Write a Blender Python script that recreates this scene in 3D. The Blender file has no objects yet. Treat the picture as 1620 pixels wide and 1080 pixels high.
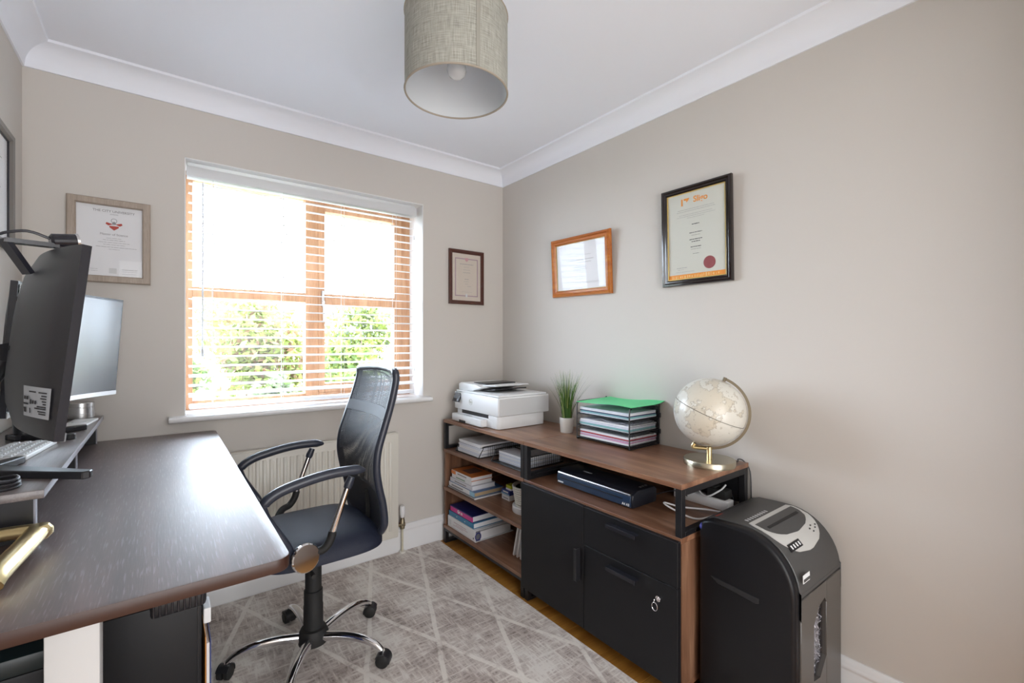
import bpy, bmesh, math, random
from mathutils import Matrix, Vector
random.seed(7)
R = math.radians
SC = bpy.context.scene
COL = SC.collection

# ------------------------------------------------------------------ camera
# room axes: right wall x=0, window wall y=0, floor z=0; the room lies at negative x and y
cam_d = bpy.data.cameras.new('camera'); cam = bpy.data.objects.new('camera', cam_d); COL.objects.link(cam)
cam_d.sensor_width = 36.0; cam_d.lens = 722.0 / 1620.0 * 36.0; cam_d.clip_start = 0.02
cam.location = (-1.873, -2.551, 1.2415); cam.rotation_euler = (R(90), 0, -R(37.45))
SC.camera = cam
# ------------------------------------------------------------------ world, sun, lights, exposure
W = bpy.data.worlds.new('sky'); SC.world = W; W.use_nodes = True
bg = W.node_tree.nodes['Background']; bg.inputs['Color'].default_value = (0.72, 0.85, 1.0, 1); bg.inputs['Strength'].default_value = 15.0
sun_d = bpy.data.lights.new('sun', 'SUN'); sun_d.energy = 5.0; sun_d.angle = R(1.0); sun_d.color = (1, .94, .82)
sun = bpy.data.objects.new('sun', sun_d); COL.objects.link(sun); sun.rotation_euler = (R(52), 0, R(-28))
def area(name, loc, rot, sx, sy, power, color, portal=False):
    d = bpy.data.lights.new(name, 'AREA'); d.shape = 'RECTANGLE'; d.size = sx; d.size_y = sy; d.energy = power; d.color = color
    o = bpy.data.objects.new(name, d); COL.objects.link(o); o.location = loc; o.rotation_euler = rot
    if portal: d.cycles.is_portal = True
    return o
area('window_portal', (-1.2, .26, 1.49), (R(-90), 0, 0), 1.19, 1.17, 1, (1, 1, 1), True)
area('fill_light', (-1.4, -3.9, 1.2), (R(101), 0, 0), 1.7, 1.9, 34, (.97, .985, 1.0))  # unseen fill lamp added behind the camera to brighten the room
SC.view_settings.view_transform = 'Standard'; SC.view_settings.look = 'None'
SC.view_settings.exposure = 0.80; SC.view_settings.gamma = 1.0; SC.view_settings.use_curve_mapping = False
try:
    SC.cycles.max_bounces = 10; SC.cycles.diffuse_bounces = 6; SC.cycles.transparent_max_bounces = 24
    SC.cycles.caustics_reflective = False; SC.cycles.caustics_refractive = False
    SC.cycles.sample_clamp_indirect = 6.0
except Exception: pass

# ------------------------------------------------------------------ materials
def new_mat(name):
    m = bpy.data.materials.new(name); m.use_nodes = True
    nt = m.node_tree; b = nt.nodes['Principled BSDF']
    return m, nt, b
def sset(b, **k):
    for n, v in k.items():
        n = n.replace('_', ' ')
        if n in b.inputs:
            if isinstance(v, tuple) and len(v) == 3: v = (*v, 1)
            b.inputs[n].default_value = v
def pm(name, col, rough=.5, metal=0., coat=0., bump=0., bscale=60., var=0., **k):
    m, nt, b = new_mat(name)
    sset(b, Base_Color=col, Roughness=rough, Metallic=metal, Coat_Weight=coat, Coat_Roughness=.08, **k)
    if bump or var:
        tc = nt.nodes.new('ShaderNodeTexCoord'); nz = nt.nodes.new('ShaderNodeTexNoise')
        nz.inputs['Scale'].default_value = bscale; nz.inputs['Detail'].default_value = 3
        nt.links.new(tc.outputs['Object'], nz.inputs['Vector'])
        if bump:
            bp = nt.nodes.new('ShaderNodeBump'); bp.inputs['Strength'].default_value = bump; bp.inputs['Distance'].default_value = .002
            nt.links.new(nz.outputs['Fac'], bp.inputs['Height']); nt.links.new(bp.outputs['Normal'], b.inputs['Normal'])
        if var:
            mx = nt.nodes.new('ShaderNodeMix'); mx.data_type = 'RGBA'
            mx.inputs[6].default_value = (*[c * (1 - var) for c in col], 1); mx.inputs[7].default_value = (*[min(1, c * (1 + var)) for c in col], 1)
            nt.links.new(nz.outputs['Fac'], mx.inputs[0]); nt.links.new(mx.outputs[2], b.inputs['Base Color'])
    return m
def N(nt, t, **k):
    n = nt.nodes.new(t)
    for a, v in k.items(): setattr(n, a, v)
    return n
def wood(name, c_dark, c_mid, c_light, axis='y', rough=.35, scale=1., bump=.15, pores=0., coat=0., crough=.45, cior=1.5):
    m, nt, b = new_mat(name); L = nt.links.new
    tc = N(nt, 'ShaderNodeTexCoord'); mp = N(nt, 'ShaderNodeMapping')
    s = [9 * scale] * 3; s['xyz'.index(axis)] = .9 * scale; mp.inputs['Scale'].default_value = s
    L(tc.outputs['Object'], mp.inputs['Vector'])
    n1 = N(nt, 'ShaderNodeTexNoise'); n1.inputs['Scale'].default_value = 2.2; n1.inputs['Detail'].default_value = 6; n1.inputs['Distortion'].default_value = .6
    L(mp.outputs[0], n1.inputs['Vector'])
    r = N(nt, 'ShaderNodeValToRGB'); e = r.color_ramp.elements
    e[0].position = .3; e[0].color = (*c_dark, 1); e[1].position = .72; e[1].color = (*c_light, 1)
    x = r.color_ramp.elements.new(.5); x.color = (*c_mid, 1)
    L(n1.outputs['Fac'], r.inputs[0])
    mp2 = N(nt, 'ShaderNodeMapping'); s2 = [240 * scale] * 3; s2['xyz'.index(axis)] = 14 * scale; mp2.inputs['Scale'].default_value = s2
    L(tc.outputs['Object'], mp2.inputs['Vector'])
    n2 = N(nt, 'ShaderNodeTexNoise'); n2.inputs['Scale'].default_value = 1.; n2.inputs['Detail'].default_value = 2
    L(mp2.outputs[0], n2.inputs['Vector'])
    mx = N(nt, 'ShaderNodeMix', data_type='RGBA', blend_type='MULTIPLY'); mx.inputs[0].default_value = .35
    r2 = N(nt, 'ShaderNodeValToRGB'); r2.color_ramp.elements[0].position = .35; r2.color_ramp.elements[0].color = (.5, .5, .5, 1); r2.color_ramp.elements[1].position = .6
    L(n2.outputs['Fac'], r2.inputs[0]); L(r.outputs[0], mx.inputs[6]); L(r2.outputs[0], mx.inputs[7])
    out = mx.outputs[2]
    if pores:
        r3 = N(nt, 'ShaderNodeValToRGB'); r3.color_ramp.elements[0].position = .58; r3.color_ramp.elements[0].color = (0, 0, 0, 1); r3.color_ramp.elements[1].position = .68; r3.color_ramp.elements[1].color = (pores, pores, pores, 1)
        L(n2.outputs['Fac'], r3.inputs[0])
        m3 = N(nt, 'ShaderNodeMix', data_type='RGBA'); m3.inputs[7].default_value = (.42, .40, .42, 1)
        L(r3.outputs[0], m3.inputs[0]); L(out, m3.inputs[6]); out = m3.outputs[2]
    L(out, b.inputs['Base Color'])
    bp = N(nt, 'ShaderNodeBump'); bp.inputs['Strength'].default_value = bump; bp.inputs['Distance'].default_value = .001
    L(n2.outputs['Fac'], bp.inputs['Height']); L(bp.outputs[0], b.inputs['Normal'])
    sset(b, Roughness=rough, Coat_Weight=coat, Coat_Roughness=crough, Coat_IOR=cior)
    return m
def glass_mat(name, ior=1.45, tint=(1, 1, 1), rough=.01, k=1.):
    m = bpy.data.materials.new(name); m.use_nodes = True; nt = m.node_tree; nt.nodes.remove(nt.nodes['Principled BSDF'])
    o = nt.nodes['Material Output']; t = N(nt, 'ShaderNodeBsdfTransparent'); g = N(nt, 'ShaderNodeBsdfGlossy'); mx = N(nt, 'ShaderNodeMixShader')
    t.inputs['Color'].default_value = (*tint, 1); g.inputs['Roughness'].default_value = rough
    lw = N(nt, 'ShaderNodeLayerWeight'); lw.inputs['Blend'].default_value = .5; f0 = ((ior - 1) / (ior + 1)) ** 2     # Schlick, same from both sides
    p5 = N(nt, 'ShaderNodeMath', operation='POWER'); p5.inputs[1].default_value = 5; nt.links.new(lw.outputs['Facing'], p5.inputs[0])
    f = N(nt, 'ShaderNodeMath', operation='MULTIPLY_ADD'); f.inputs[1].default_value = k * (1 - f0); f.inputs[2].default_value = k * f0; nt.links.new(p5.outputs[0], f.inputs[0])
    nt.links.new(f.outputs[0], mx.inputs[0]); nt.links.new(t.outputs[0], mx.inputs[1]); nt.links.new(g.outputs[0], mx.inputs[2]); nt.links.new(mx.outputs[0], o.inputs['Surface'])
    return m
def net_mat(name, col, period, fill, rough=.6):
    """woven net: threads in two directions with open holes between"""
    m, nt, b = new_mat(name); L = nt.links.new; sset(b, Base_Color=col, Roughness=rough)
    tc = N(nt, 'ShaderNodeTexCoord'); sp = N(nt, 'ShaderNodeSeparateXYZ'); L(tc.outputs['UV'], sp.inputs[0])
    fs = []
    for i in (0, 1):
        a = N(nt, 'ShaderNodeMath', operation='MULTIPLY'); a.inputs[1].default_value = 1 / period; L(sp.outputs[i], a.inputs[0])
        fr = N(nt, 'ShaderNodeMath', operation='FRACT'); L(a.outputs[0], fr.inputs[0])
        g = N(nt, 'ShaderNodeMath', operation='GREATER_THAN'); g.inputs[1].default_value = fill; L(fr.outputs[0], g.inputs[0]); fs.append(g)
    hole = N(nt, 'ShaderNodeMath', operation='MULTIPLY'); L(fs[0].outputs[0], hole.inputs[0]); L(fs[1].outputs[0], hole.inputs[1])
    t = N(nt, 'ShaderNodeBsdfTransparent'); mx = N(nt, 'ShaderNodeMixShader')
    L(hole.outputs[0], mx.inputs[0]); L(b.outputs[0], mx.inputs[1]); L(t.outputs[0], mx.inputs[2]); L(mx.outputs[0], nt.nodes['Material Output'].inputs['Surface'])
    return m

M = {}
M['wall'] = pm('wall_paint', (.615, .58, .54), .9, bump=.04, bscale=300, Specular_IOR_Level=.12)
M['ceiling'] = pm('ceiling_paint', (.87, .89, .95), .9, Specular_IOR_Level=.1)
M['white'] = pm('white_gloss_paint', (.80, .80, .81), .35)
M['sillw'] = pm('white_satin_paint', (.82, .82, .82), .3)
M['oakframe'] = wood('golden_oak_window', (.42, .20, .095), (.51, .27, .14), (.58, .335, .19), 'z', .4, 1.4)
M['floorw'] = wood('golden_floor_oak', (.30, .12, .02), (.42, .19, .035), (.52, .26, .06), 'x', .35, .8)
M['walnut'] = wood('walnut_board', (.12, .052, .028), (.235, .11, .06), (.38, .205, .12), 'y', .36, 1., .12, coat=.35)
M['walnutz'] = wood('walnut_panel_upright', (.10, .046, .026), (.19, .092, .052), (.32, .175, .105), 'z', .4, 1., .12)
M['desk'] = wood('dark_desk_laminate', (.060, .030, .026), (.095, .050, .043), (.135, .074, .064), 'y', .45, 1.2, .25, pores=.22, coat=1., crough=.58, cior=1.85)
M['deskedge'] = pm('desk_edge_band', (.042, .016, .010), .4)
M['riser'] = wood('riser_laminate', (.12, .10, .10), (.17, .145, .14), (.22, .19, .185), 'y', .28, 1.2, .2)
M['black'] = pm('black_powder_coat', (.008, .008, .010), .42)
M['door'] = pm('black_matt_front', (.008, .008, .010), .5, bump=.03, bscale=400, Specular_IOR_Level=.32)
M['plastic'] = pm('black_plastic', (.015, .015, .018), .35)
M['rubber'] = pm('black_rubber', (.012, .012, .012), .65)
M['chrome'] = pm('chrome', (.82, .82, .84), .07, 1.)
M['steel'] = pm('brushed_steel', (.62, .62, .62), .3, 1.)
M['brass'] = pm('antique_brass', (.52, .47, .36), .27, 1.)
M['gold'] = pm('polished_gold', (.86, .70, .38), .28, 1.)
M['offwhite'] = pm('warm_white_enamel', (.72, .69, .62), .35)
M['printer'] = pm('printer_white', (.78, .79, .80), .42)
M['printerg'] = pm('printer_light_grey', (.60, .61, .62), .45)
M['paper'] = pm('white_paper', (.78, .78, .80), .8)
M['paper2'] = pm('blue_white_paper', (.66, .68, .76), .8)
M['ink'] = pm('dark_ink', (.03, .03, .035), .8)
M['greyink'] = pm('grey_ink', (.30, .29, .30), .8)
M['glass'] = glass_mat('low_reflection_picture_glass', 1.4, k=.35)
M['pane'] = glass_mat('window_pane', 1.35)

# ------------------------------------------------------------------ mesh helpers
def merge(bm, t, mtx=None):
    if mtx is not None: t.transform(mtx)
    me = bpy.data.meshes.new('tmp'); t.to_mesh(me); t.free(); bm.from_mesh(me); bpy.data.meshes.remove(me)
def box(bm, x0, x1, y0, y1, z0, z1, bev=0., seg=2, mtx=None):
    t = bmesh.new(); bmesh.ops.create_cube(t, size=1)
    for v in t.verts: v.co = ((x0 + x1) / 2 + v.co.x * (x1 - x0), (y0 + y1) / 2 + v.co.y * (y1 - y0), (z0 + z1) / 2 + v.co.z * (z1 - z0))
    if bev: bmesh.ops.bevel(t, geom=t.edges[:], offset=bev, segments=seg, profile=.5, affect='EDGES')
    merge(bm, t, mtx)
def B(*a, **k):
    bm = bmesh.new(); box(bm, *a, **k); return bm
def lathe(bm, prof, n=32, c=(0, 0, 0), mtx=None):
    t = bmesh.new(); rings = []
    for r, z in prof:
        if r < 1e-6: rings.append([t.verts.new((0, 0, z))])
        else: rings.append([t.verts.new((r * math.cos(2 * math.pi * i / n), r * math.sin(2 * math.pi * i / n), z)) for i in range(n)])
    for a, b in zip(rings, rings[1:]):
        for i in range(n):
            j = (i + 1) % n
            f = [a[i % len(a)], a[j % len(a)], b[j % len(b)], b[i % len(b)]]
            f2 = []
            for v in f:
                if v not in f2: f2.append(v)
            if len(f2) > 2: t.faces.new(f2)
    bmesh.ops.recalc_face_normals(t, faces=t.faces[:])
    merge(bm, t, Matrix.Translation(c) @ (mtx or Matrix()))
def tube(bm, pts, r, n=8, closed=False, prof=None, up=None):
    """sweep a circle (or a 2-D profile) along points; r may be a list"""
    pts = [Vector(p) for p in pts]; k = len(pts)
    rs = r if isinstance(r, (list, tuple)) else [r] * k
    base = prof or [(math.cos(2 * math.pi * i / n), math.sin(2 * math.pi * i / n)) for i in range(n)]
    t = bmesh.new(); rings = []; nrm = None
    for i, p in enumerate(pts):
        a = pts[(i - 1) % k] if (closed or i > 0) else p
        b = pts[(i + 1) % k] if (closed or i < k - 1) else p
        d = (b - a).normalized()
        if up is not None:
            s = d.cross(Vector(up)).normalized(); u = s.cross(d)
        else:
            if nrm is None: nrm = d.orthogonal().normalized()
            nrm = (nrm - d * nrm.dot(d)).normalized(); s = nrm; u = d.cross(s)
        rings.append([t.verts.new(p + (s * x + u * y) * rs[i]) for x, y in base])
    m = len(base)
    for i in range(k if closed else k - 1):
        a, b = rings[i], rings[(i + 1) % k]
        for j in range(m): t.faces.new((a[j], a[(j + 1) % m], b[(j + 1) % m], b[j]))
    if not closed:
        t.faces.new(rings[0][::-1]); t.faces.new(rings[-1])
    bmesh.ops.recalc_face_normals(t, faces=t.faces[:])
    merge(bm, t)
def smooth_path(pts, sub=6, closed=False):
    pts = [Vector(p) for p in pts]; out = []; k = len(pts)
    for i in range(k if closed else k - 1):
        g = lambda j: pts[j % k] if closed else pts[max(0, min(k - 1, j))]
        p0, p1, p2, p3 = g(i - 1), g(i), g(i + 1), g(i + 2)
        for s in range(sub):
            u = s / sub
            out.append(.5 * ((2 * p1) + (p2 - p0) * u + (2 * p0 - 5 * p1 + 4 * p2 - p3) * u * u + (3 * p1 - p0 - 3 * p2 + p3) * u ** 3))
    if not closed: out.append(pts[-1])
    return out
def prism(bm, poly, axis, a0, a1, bev=0., seg=2, mtx=None):
    """extrude a 2-D polygon; axis 'x': poly=(y,z), 'y': poly=(x,z), 'z': poly=(x,y)"""
    t = bmesh.new()
    def P(p, a): return {'x': (a, p[0], p[1]), 'y': (p[0], a, p[1]), 'z': (p[0], p[1], a)}[axis]
    A = [t.verts.new(P(p, a0)) for p in poly]; C = [t.verts.new(P(p, a1)) for p in poly]; n = len(poly)
    t.faces.new(A); t.faces.new(C[::-1])
    for i in range(n): t.faces.new((A[i], C[i], C[(i + 1) % n], A[(i + 1) % n]))
    bmesh.ops.recalc_face_normals(t, faces=t.faces[:])
    if bev:
        ed = [e for e in t.edges if e.calc_face_angle(0) > R(35)]
        bmesh.ops.bevel(t, geom=ed, offset=bev, segments=seg, profile=.5, affect='EDGES')
    merge(bm, t, mtx)
def rrect(x0, x1, y0, y1, r, n=6):
    out = []
    for cx, cy, a in ((x1 - r, y1 - r, 0), (x0 + r, y1 - r, 90), (x0 + r, y0 + r, 180), (x1 - r, y0 + r, 270)):
        for i in range(n + 1):
            w = R(a + 90 * i / n); out.append((cx + r * math.cos(w), cy + r * math.sin(w)))
    return out
def grid(bm, rows, uv=None, close=False):
    """quad surface from rows of points"""
    t = bmesh.new(); V = [[t.verts.new(p) for p in r] for r in rows]
    lay = t.loops.layers.uv.new('UVMap') if uv else None
    for i in range(len(V) - 1):
        for j in range(len(V[0]) - 1):
            f = t.faces.new((V[i][j], V[i][j + 1], V[i + 1][j + 1], V[i + 1][j]))
            if uv:
                for lp, (a, b) in zip(f.loops, ((i, j), (i, j + 1), (i + 1, j + 1), (i + 1, j))): lp[lay].uv = uv[a][b]
    merge(bm, t)
def shell(bm, rows, t):
    """closed slab between a grid of points and the same grid moved by t (Vector or per-point function)"""
    q = bmesh.new(); f = t if callable(t) else (lambda i, j: t)
    A = [[q.verts.new(p) for p in r] for r in rows]
    C = [[q.verts.new(Vector(p) + Vector(f(i, j))) for j, p in enumerate(r)] for i, r in enumerate(rows)]
    m, n = len(rows), len(rows[0])
    for i in range(m - 1):
        for j in range(n - 1):
            q.faces.new((A[i][j], A[i][j + 1], A[i + 1][j + 1], A[i + 1][j])); q.faces.new((C[i][j], C[i + 1][j], C[i + 1][j + 1], C[i][j + 1]))
    for i in range(m - 1):
        q.faces.new((A[i][0], A[i + 1][0], C[i + 1][0], C[i][0])); q.faces.new((A[i][n - 1], C[i][n - 1], C[i + 1][n - 1], A[i + 1][n - 1]))
    for j in range(n - 1):
        q.faces.new((A[0][j], C[0][j], C[0][j + 1], A[0][j + 1])); q.faces.new((A[m - 1][j], A[m - 1][j + 1], C[m - 1][j + 1], C[m - 1][j]))
    bmesh.ops.recalc_face_normals(q, faces=q.faces[:])
    merge(bm, q)
def text_bm(s, size, align='CENTER', ext=.0002, bold=0.):
    cu = bpy.data.curves.new('txt', 'FONT'); cu.body = s; cu.size = size; cu.align_x = align; cu.align_y = 'CENTER'; cu.extrude = ext; cu.offset = bold; cu.resolution_u = 3
    o = bpy.data.objects.new('txt', cu); me = o.to_mesh(); bm = bmesh.new(); bm.from_mesh(me); o.to_mesh_clear()
    bpy.data.objects.remove(o); bpy.data.curves.remove(cu)
    return bm

# ------------------------------------------------------------------ object helpers
def mesh_obj(name, bm, mat, smooth=False, parent=None, angle=40):
    me = bpy.data.meshes.new(name); bm.to_mesh(me); bm.free()
    o = bpy.data.objects.new(name, me); COL.objects.link(o)
    for m in (mat if isinstance(mat, (list, tuple)) else [mat]): me.materials.append(M[m] if isinstance(m, str) else m)
    if smooth:
        me.shade_smooth()
        try: me.set_sharp_from_angle(angle=R(angle))
        except Exception: pass
    if parent is not None: o.parent = parent
    return o
def tag(o, label, cat, group=None):
    o['label'] = label; o['category'] = cat
    if group: o['group'] = group
    return o
def thing(name, label, cat, loc=(0, 0, 0), rz=0., group=None):
    o = bpy.data.objects.new(name, None); COL.objects.link(o); o.location = loc; o.rotation_euler = (0, 0, rz)
    o.empty_display_size = .05
    o['_w'] = 1; del o['_w']
    return tag(o, label, cat, group)
def rootmat(o):
    return Matrix.Translation(o.location) @ o.rotation_euler.to_matrix().to_4x4()
def part(name, bm, mat, parent, world=True, smooth=False, label=None, angle=40):
    """a child mesh; world=True: the bmesh is in room coordinates and is moved into the frame of the thing"""
    if world:
        top = parent
        while top.parent is not None: top = top.parent
        bm.transform(rootmat(top).inverted())
    o = mesh_obj(name, bm, mat, smooth, parent, angle)
    if label: o['label'] = label
    return o
def solo(name, bm, mat, label, cat, group=None, smooth=False, loc=None):
    """a thing that is one mesh; its origin is set at the base"""
    if loc is None:
        vs = [v.co for v in bm.verts]
        loc = Vector(((min(v.x for v in vs) + max(v.x for v in vs)) / 2, (min(v.y for v in vs) + max(v.y for v in vs)) / 2, min(v.z for v in vs)))
    bm.transform(Matrix.Translation(-Vector(loc)))
    o = mesh_obj(name, bm, mat, smooth); o.location = loc
    return tag(o, label, cat, group)
def struct(name, bm, mat, parent=None, smooth=False):
    o = mesh_obj(name, bm, mat, smooth, parent)
    if parent is None: o['kind'] = 'structure'
    return o

# ================================================================== THE ROOM
XL, XR, YB, YF, H = -2.304, 0.0, 0.0, -2.70, 2.40
WX0, WX1, WZ0, WZ1 = -1.793, -0.604, 0.878, 2.080        # window opening
# floor: boards run along x, each its own piece
fl = struct('floor', B(XL - .1, .1, -4.2, .1, -.12, -.016), pm('subfloor', (.08, .04, .02), .8))
bw = .19
i = 0; y = .0
while y > -2.72:
    y1 = max(y - bw, -2.72); cut = XL + .35 + random.random() * 1.5
    for a, b in ((XL, cut - .001), (cut + .001, XR)):
        part('floor_board', B(a, b, y1 + .0012, y, -.016, 0, .0012, 1), 'floorw', fl, world=False)
    y = y1
part('fill_bay_floor', B(XL - .1, .1, -4.2, -2.721, -.016, -.001), 'floorw', fl, world=False)  # floor of the added enclosure behind the opening
struct('ceiling', B(XL - .15, .15, -4.3, .25, H, H + .12), 'ceiling')
bm = bmesh.new()
for a in ((XL - .15, WX0, 0, .25, -.1, H), (WX1, .15, 0, .25, -.1, H), (WX0, WX1, 0, .25, -.1, WZ0), (WX0, WX1, 0, .25, WZ1, H)): box(bm, *a)
struct('wall_back', bm, 'wall')
struct('wall_right', B(0, .15, -4.3, 0, -.1, H), 'wall')
struct('wall_left', B(XL - .15, XL, -4.3, 0, -.1, H), 'wall')
bm = bmesh.new()                                         # wall behind the camera; its opening is widened to let the fill light in
for a in ((XL, -2.28, YF - .1, YF, 0, H), (-.40, XR, YF - .1, YF, 0, H), (-2.28, -.40, YF - .1, YF, 2.1, H)): box(bm, *a)
struct('wall_front', bm, 'wall')
struct('wall_fill_bay', B(XL, XR, -4.3, -4.2, -.1, H), 'wall')  # unseen end wall, added so that no sunlight leaks in
def wall_trim(name, prof, wall, mat, y_end=YF):
    """prof: (distance from wall, z); ends mitred into the corners"""
    P = {'back': lambda d, e, s: (XL + d if e == 0 else XR - d, YB - d), 'right': lambda d, e, s: (XR - d, YB - d if e == 0 else y_end + d),
         'left': lambda d, e, s: (XL + d, YB - d if e == 0 else y_end + d), 'front': lambda d, e, s: (XL + d if e == 0 else XR - d, y_end + d)}[wall]
    rows = [[(*P(d, e, 0), z) for d, z in prof] for e in (0, 1)]
    t = bmesh.new(); V = [[t.verts.new(p) for p in r] for r in rows]; n = len(prof)
    for j in range(n): t.faces.new((V[0][j], V[0][(j + 1) % n], V[1][(j + 1) % n], V[1][j]))
    t.faces.new(V[0]); t.faces.new(V[1][::-1]); bmesh.ops.recalc_face_normals(t, faces=t.faces[:])
    return struct(name, t, mat, smooth=True)
cov = [(0, 2.306), (.007, 2.306), (.009, 2.314)]
for k in range(1, 9):
    w = R(90 * k / 9); cov.append((.009 + .070 * (1 - math.cos(w)), 2.314 + .074 * math.sin(w)))
cov += [(.082, 2.390), (.084, 2.4), (0, 2.4)]
for k, w in enumerate(('back', 'right', 'left', 'front')): wall_trim('trim_%d' % (k + 1), cov, w, 'ceiling')
sk = [(0, 0), (.019, 0), (.019, .112), (.0165, .116), (.0165, .121), (.018, .124), (.017, .134), (.012, .140), (.011, .150), (.006, .156), (0, .156)]
for w in ('back', 'right', 'left'): wall_trim('baseboard_' + w, sk, w, 'white')
# ------------------------------------------------------------------ window
win = bpy.data.objects.new('window_1', None); COL.objects.link(win); win['kind'] = 'structure'; win.location = ((WX0 + WX1) / 2, .2, WZ0)
bm = bmesh.new()
box(bm, WX0, WX0 + .004, .001, .20, .905, WZ1); box(bm, WX1 - .004, WX1, .001, .20, .905, WZ1); box(bm, WX0, WX1, .001, .20, WZ1 - .004, WZ1)
part('window_reveal', bm, 'sillw', win)
bm = bmesh.new()
prism(bm, [(.20, .879), (.20, .905), (-.045, .905), (-.053, .902), (-.057, .894), (-.055, .885), (-.048, .879)], 'x', -1.852, -.566, .002)
part('window_sill', bm, 'sillw', win, smooth=True)
yf0, yf1 = .185, .245
bm = bmesh.new()
for a in ((WX0 + .003, -1.755, .9, 2.078), (-1.236, -1.165, .9, 2.078), (-.668, WX1 - .003, .9, 2.078)): box(bm, a[0], a[1], yf0, yf1, a[2], a[3], .004)
for a in ((-1.756, -1.235, 2.036, 2.078), (-1.166, -.667, 2.036, 2.078), (-1.756, -1.235, .9, .950), (-1.166, -.667, .9, .950), (-1.756, -1.235, 1.462, 1.513)): box(bm, a[0], a[1], yf0 + .001, yf1, a[2], a[3], .004)
part('window_frame', bm, 'oakframe', win, smooth=True)
bm = bmesh.new()                                          # opening casement on the right
for a in ((-1.168, -1.132, .95, 2.036), (-.716, -.666, .95, 2.036)): box(bm, a[0], a[1], .178, .236, a[2], a[3], .005)
for a in ((1.985, 2.037), (.949, 1.002), (1.452, 1.515)): box(bm, -1.133, -.715, .179, .236, a[0], a[1], .005)
cs = part('casement', bm, 'oakframe', win, smooth=True)
bm = bmesh.new(); box(bm, -1.155, -1.141, .158, .178, 1.44, 1.53, .003); tube(bm, [(-1.148, .16, 1.47), (-1.148, .145, 1.465), (-1.148, .143, 1.36)], .006, 8)
part('window_handle', bm, 'steel', cs, smooth=True)
for a in ((-1.757, -1.234, 1.512, 2.038), (-1.757, -1.234, .948, 1.464), (-1.134, -.714, 1.513, 1.988), (-1.134, -.714, 1.0, 1.454)):
    part('window_pane', B(a[0], a[1], .212, .216, a[2], a[3]), 'pane', win)
# ------------------------------------------------------------------ venetian blind, every slat a piece
def slat_mat():
    m, nt, b = new_mat('white_blind_slat'); sset(b, Base_Color=(.86, .86, .87), Roughness=.4)
    tr = N(nt, 'ShaderNodeBsdfTranslucent'); tr.inputs['Color'].default_value = (.85, .85, .85, 1); mx = N(nt, 'ShaderNodeMixShader'); mx.inputs[0].default_value = .35
    nt.links.new(b.outputs[0], mx.inputs[1]); nt.links.new(tr.outputs[0], mx.inputs[2]); nt.links.new(mx.outputs[0], nt.nodes['Material Output'].inputs['Surface'])
    return m
M['slat'] = slat_mat()
bl = thing('venetian_blind', 'white venetian blind with open slats hanging in the window recess', 'blind', (-1.21, .07, .92))
bx0, bx1, by = -1.782, -.640, .070
bm = bmesh.new(); box(bm, bx0, bx1, by - .022, by + .03, 2.010, 2.0755, .002); part('head_rail', bm, 'slat', bl)
bm = bmesh.new(); box(bm, bx0 - .004, bx1 + .010, by - .036, by - .024, 2.010, 2.056, .004); box(bm, bx1, bx1 + .010, by - .03, by + .028, 2.011, 2.055, .002)
part('valance', bm, 'slat', bl, smooth=True)
t = bmesh.new(); ring = [(-.025, 0), (-.013, .0022), (0, .003), (.013, .0022), (.025, 0), (.025, -.0026), (.013, -.0004), (0, .0004), (-.013, -.0004), (-.025, -.0026)]
prism(t, ring, 'x', bx0 + .006, bx1 - .004)
slat_me = bpy.data.meshes.new('slat'); t.transform(Matrix.Translation((1.21, 0, 0))); t.to_mesh(slat_me); t.free(); slat_me.materials.append(M['slat']); slat_me.shade_smooth(); slat_me.set_sharp_from_angle(angle=R(40))
nsl = 23; pitch = .0452
for k in range(nsl):
    z = 1.984 - k * pitch; tilt = R(6.5 + random.uniform(-1, 1))
    if k == nsl - 1: tilt = R(15)
    if k == nsl - 3: tilt = R(12)
    o = bpy.data.objects.new('slat', slat_me); COL.objects.link(o); o.parent = bl
    o.location = (0, by - .07, z - .92); o.rotation_euler = (tilt, 0, 0)
bm = bmesh.new(); box(bm, bx0 + .008, bx1 - .006, by - .026, by + .026, .925, .945, .004); part('bottom_rail', bm, 'slat', bl, smooth=True)
M['cord'] = pm('white_cord', (.75, .75, .76), .7)
for x in (-1.681, -1.376, -1.067, -.761):
    bm = bmesh.new()
    for dy in (-.027, .027): tube(bm, [(x, by + dy, .945), (x, by + dy, 2.012)], .0011, 5)
    part('ladder_cord', bm, 'cord', bl)
bm = bmesh.new(); tube(bm, [(-1.722, by - .042, 1.985), (-1.724, by - .042, 1.185)], .0042, 8); lathe(bm, [(0, 0), (.006, .004), (.006, .03), (.004, .04), (0, .04)], 8, (-1.724, by - .042, 1.17))
part('tilt_wand', bm, slat_mat(), bl, smooth=True)
bm = bmesh.new(); tube(bm, [(-.652, by - .04, 1.99), (-.650, by - .042, 1.08)], .0012, 5); lathe(bm, [(0, 0), (.006, .003), (.004, .025), (0, .028)], 8, (-.65, by - .042, 1.06)); lathe(bm, [(0, 0), (.006, .003), (.004, .025), (0, .028)], 8, (-.653, by - .042, 1.86))
part('lift_cord', bm, 'cord', bl)
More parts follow.
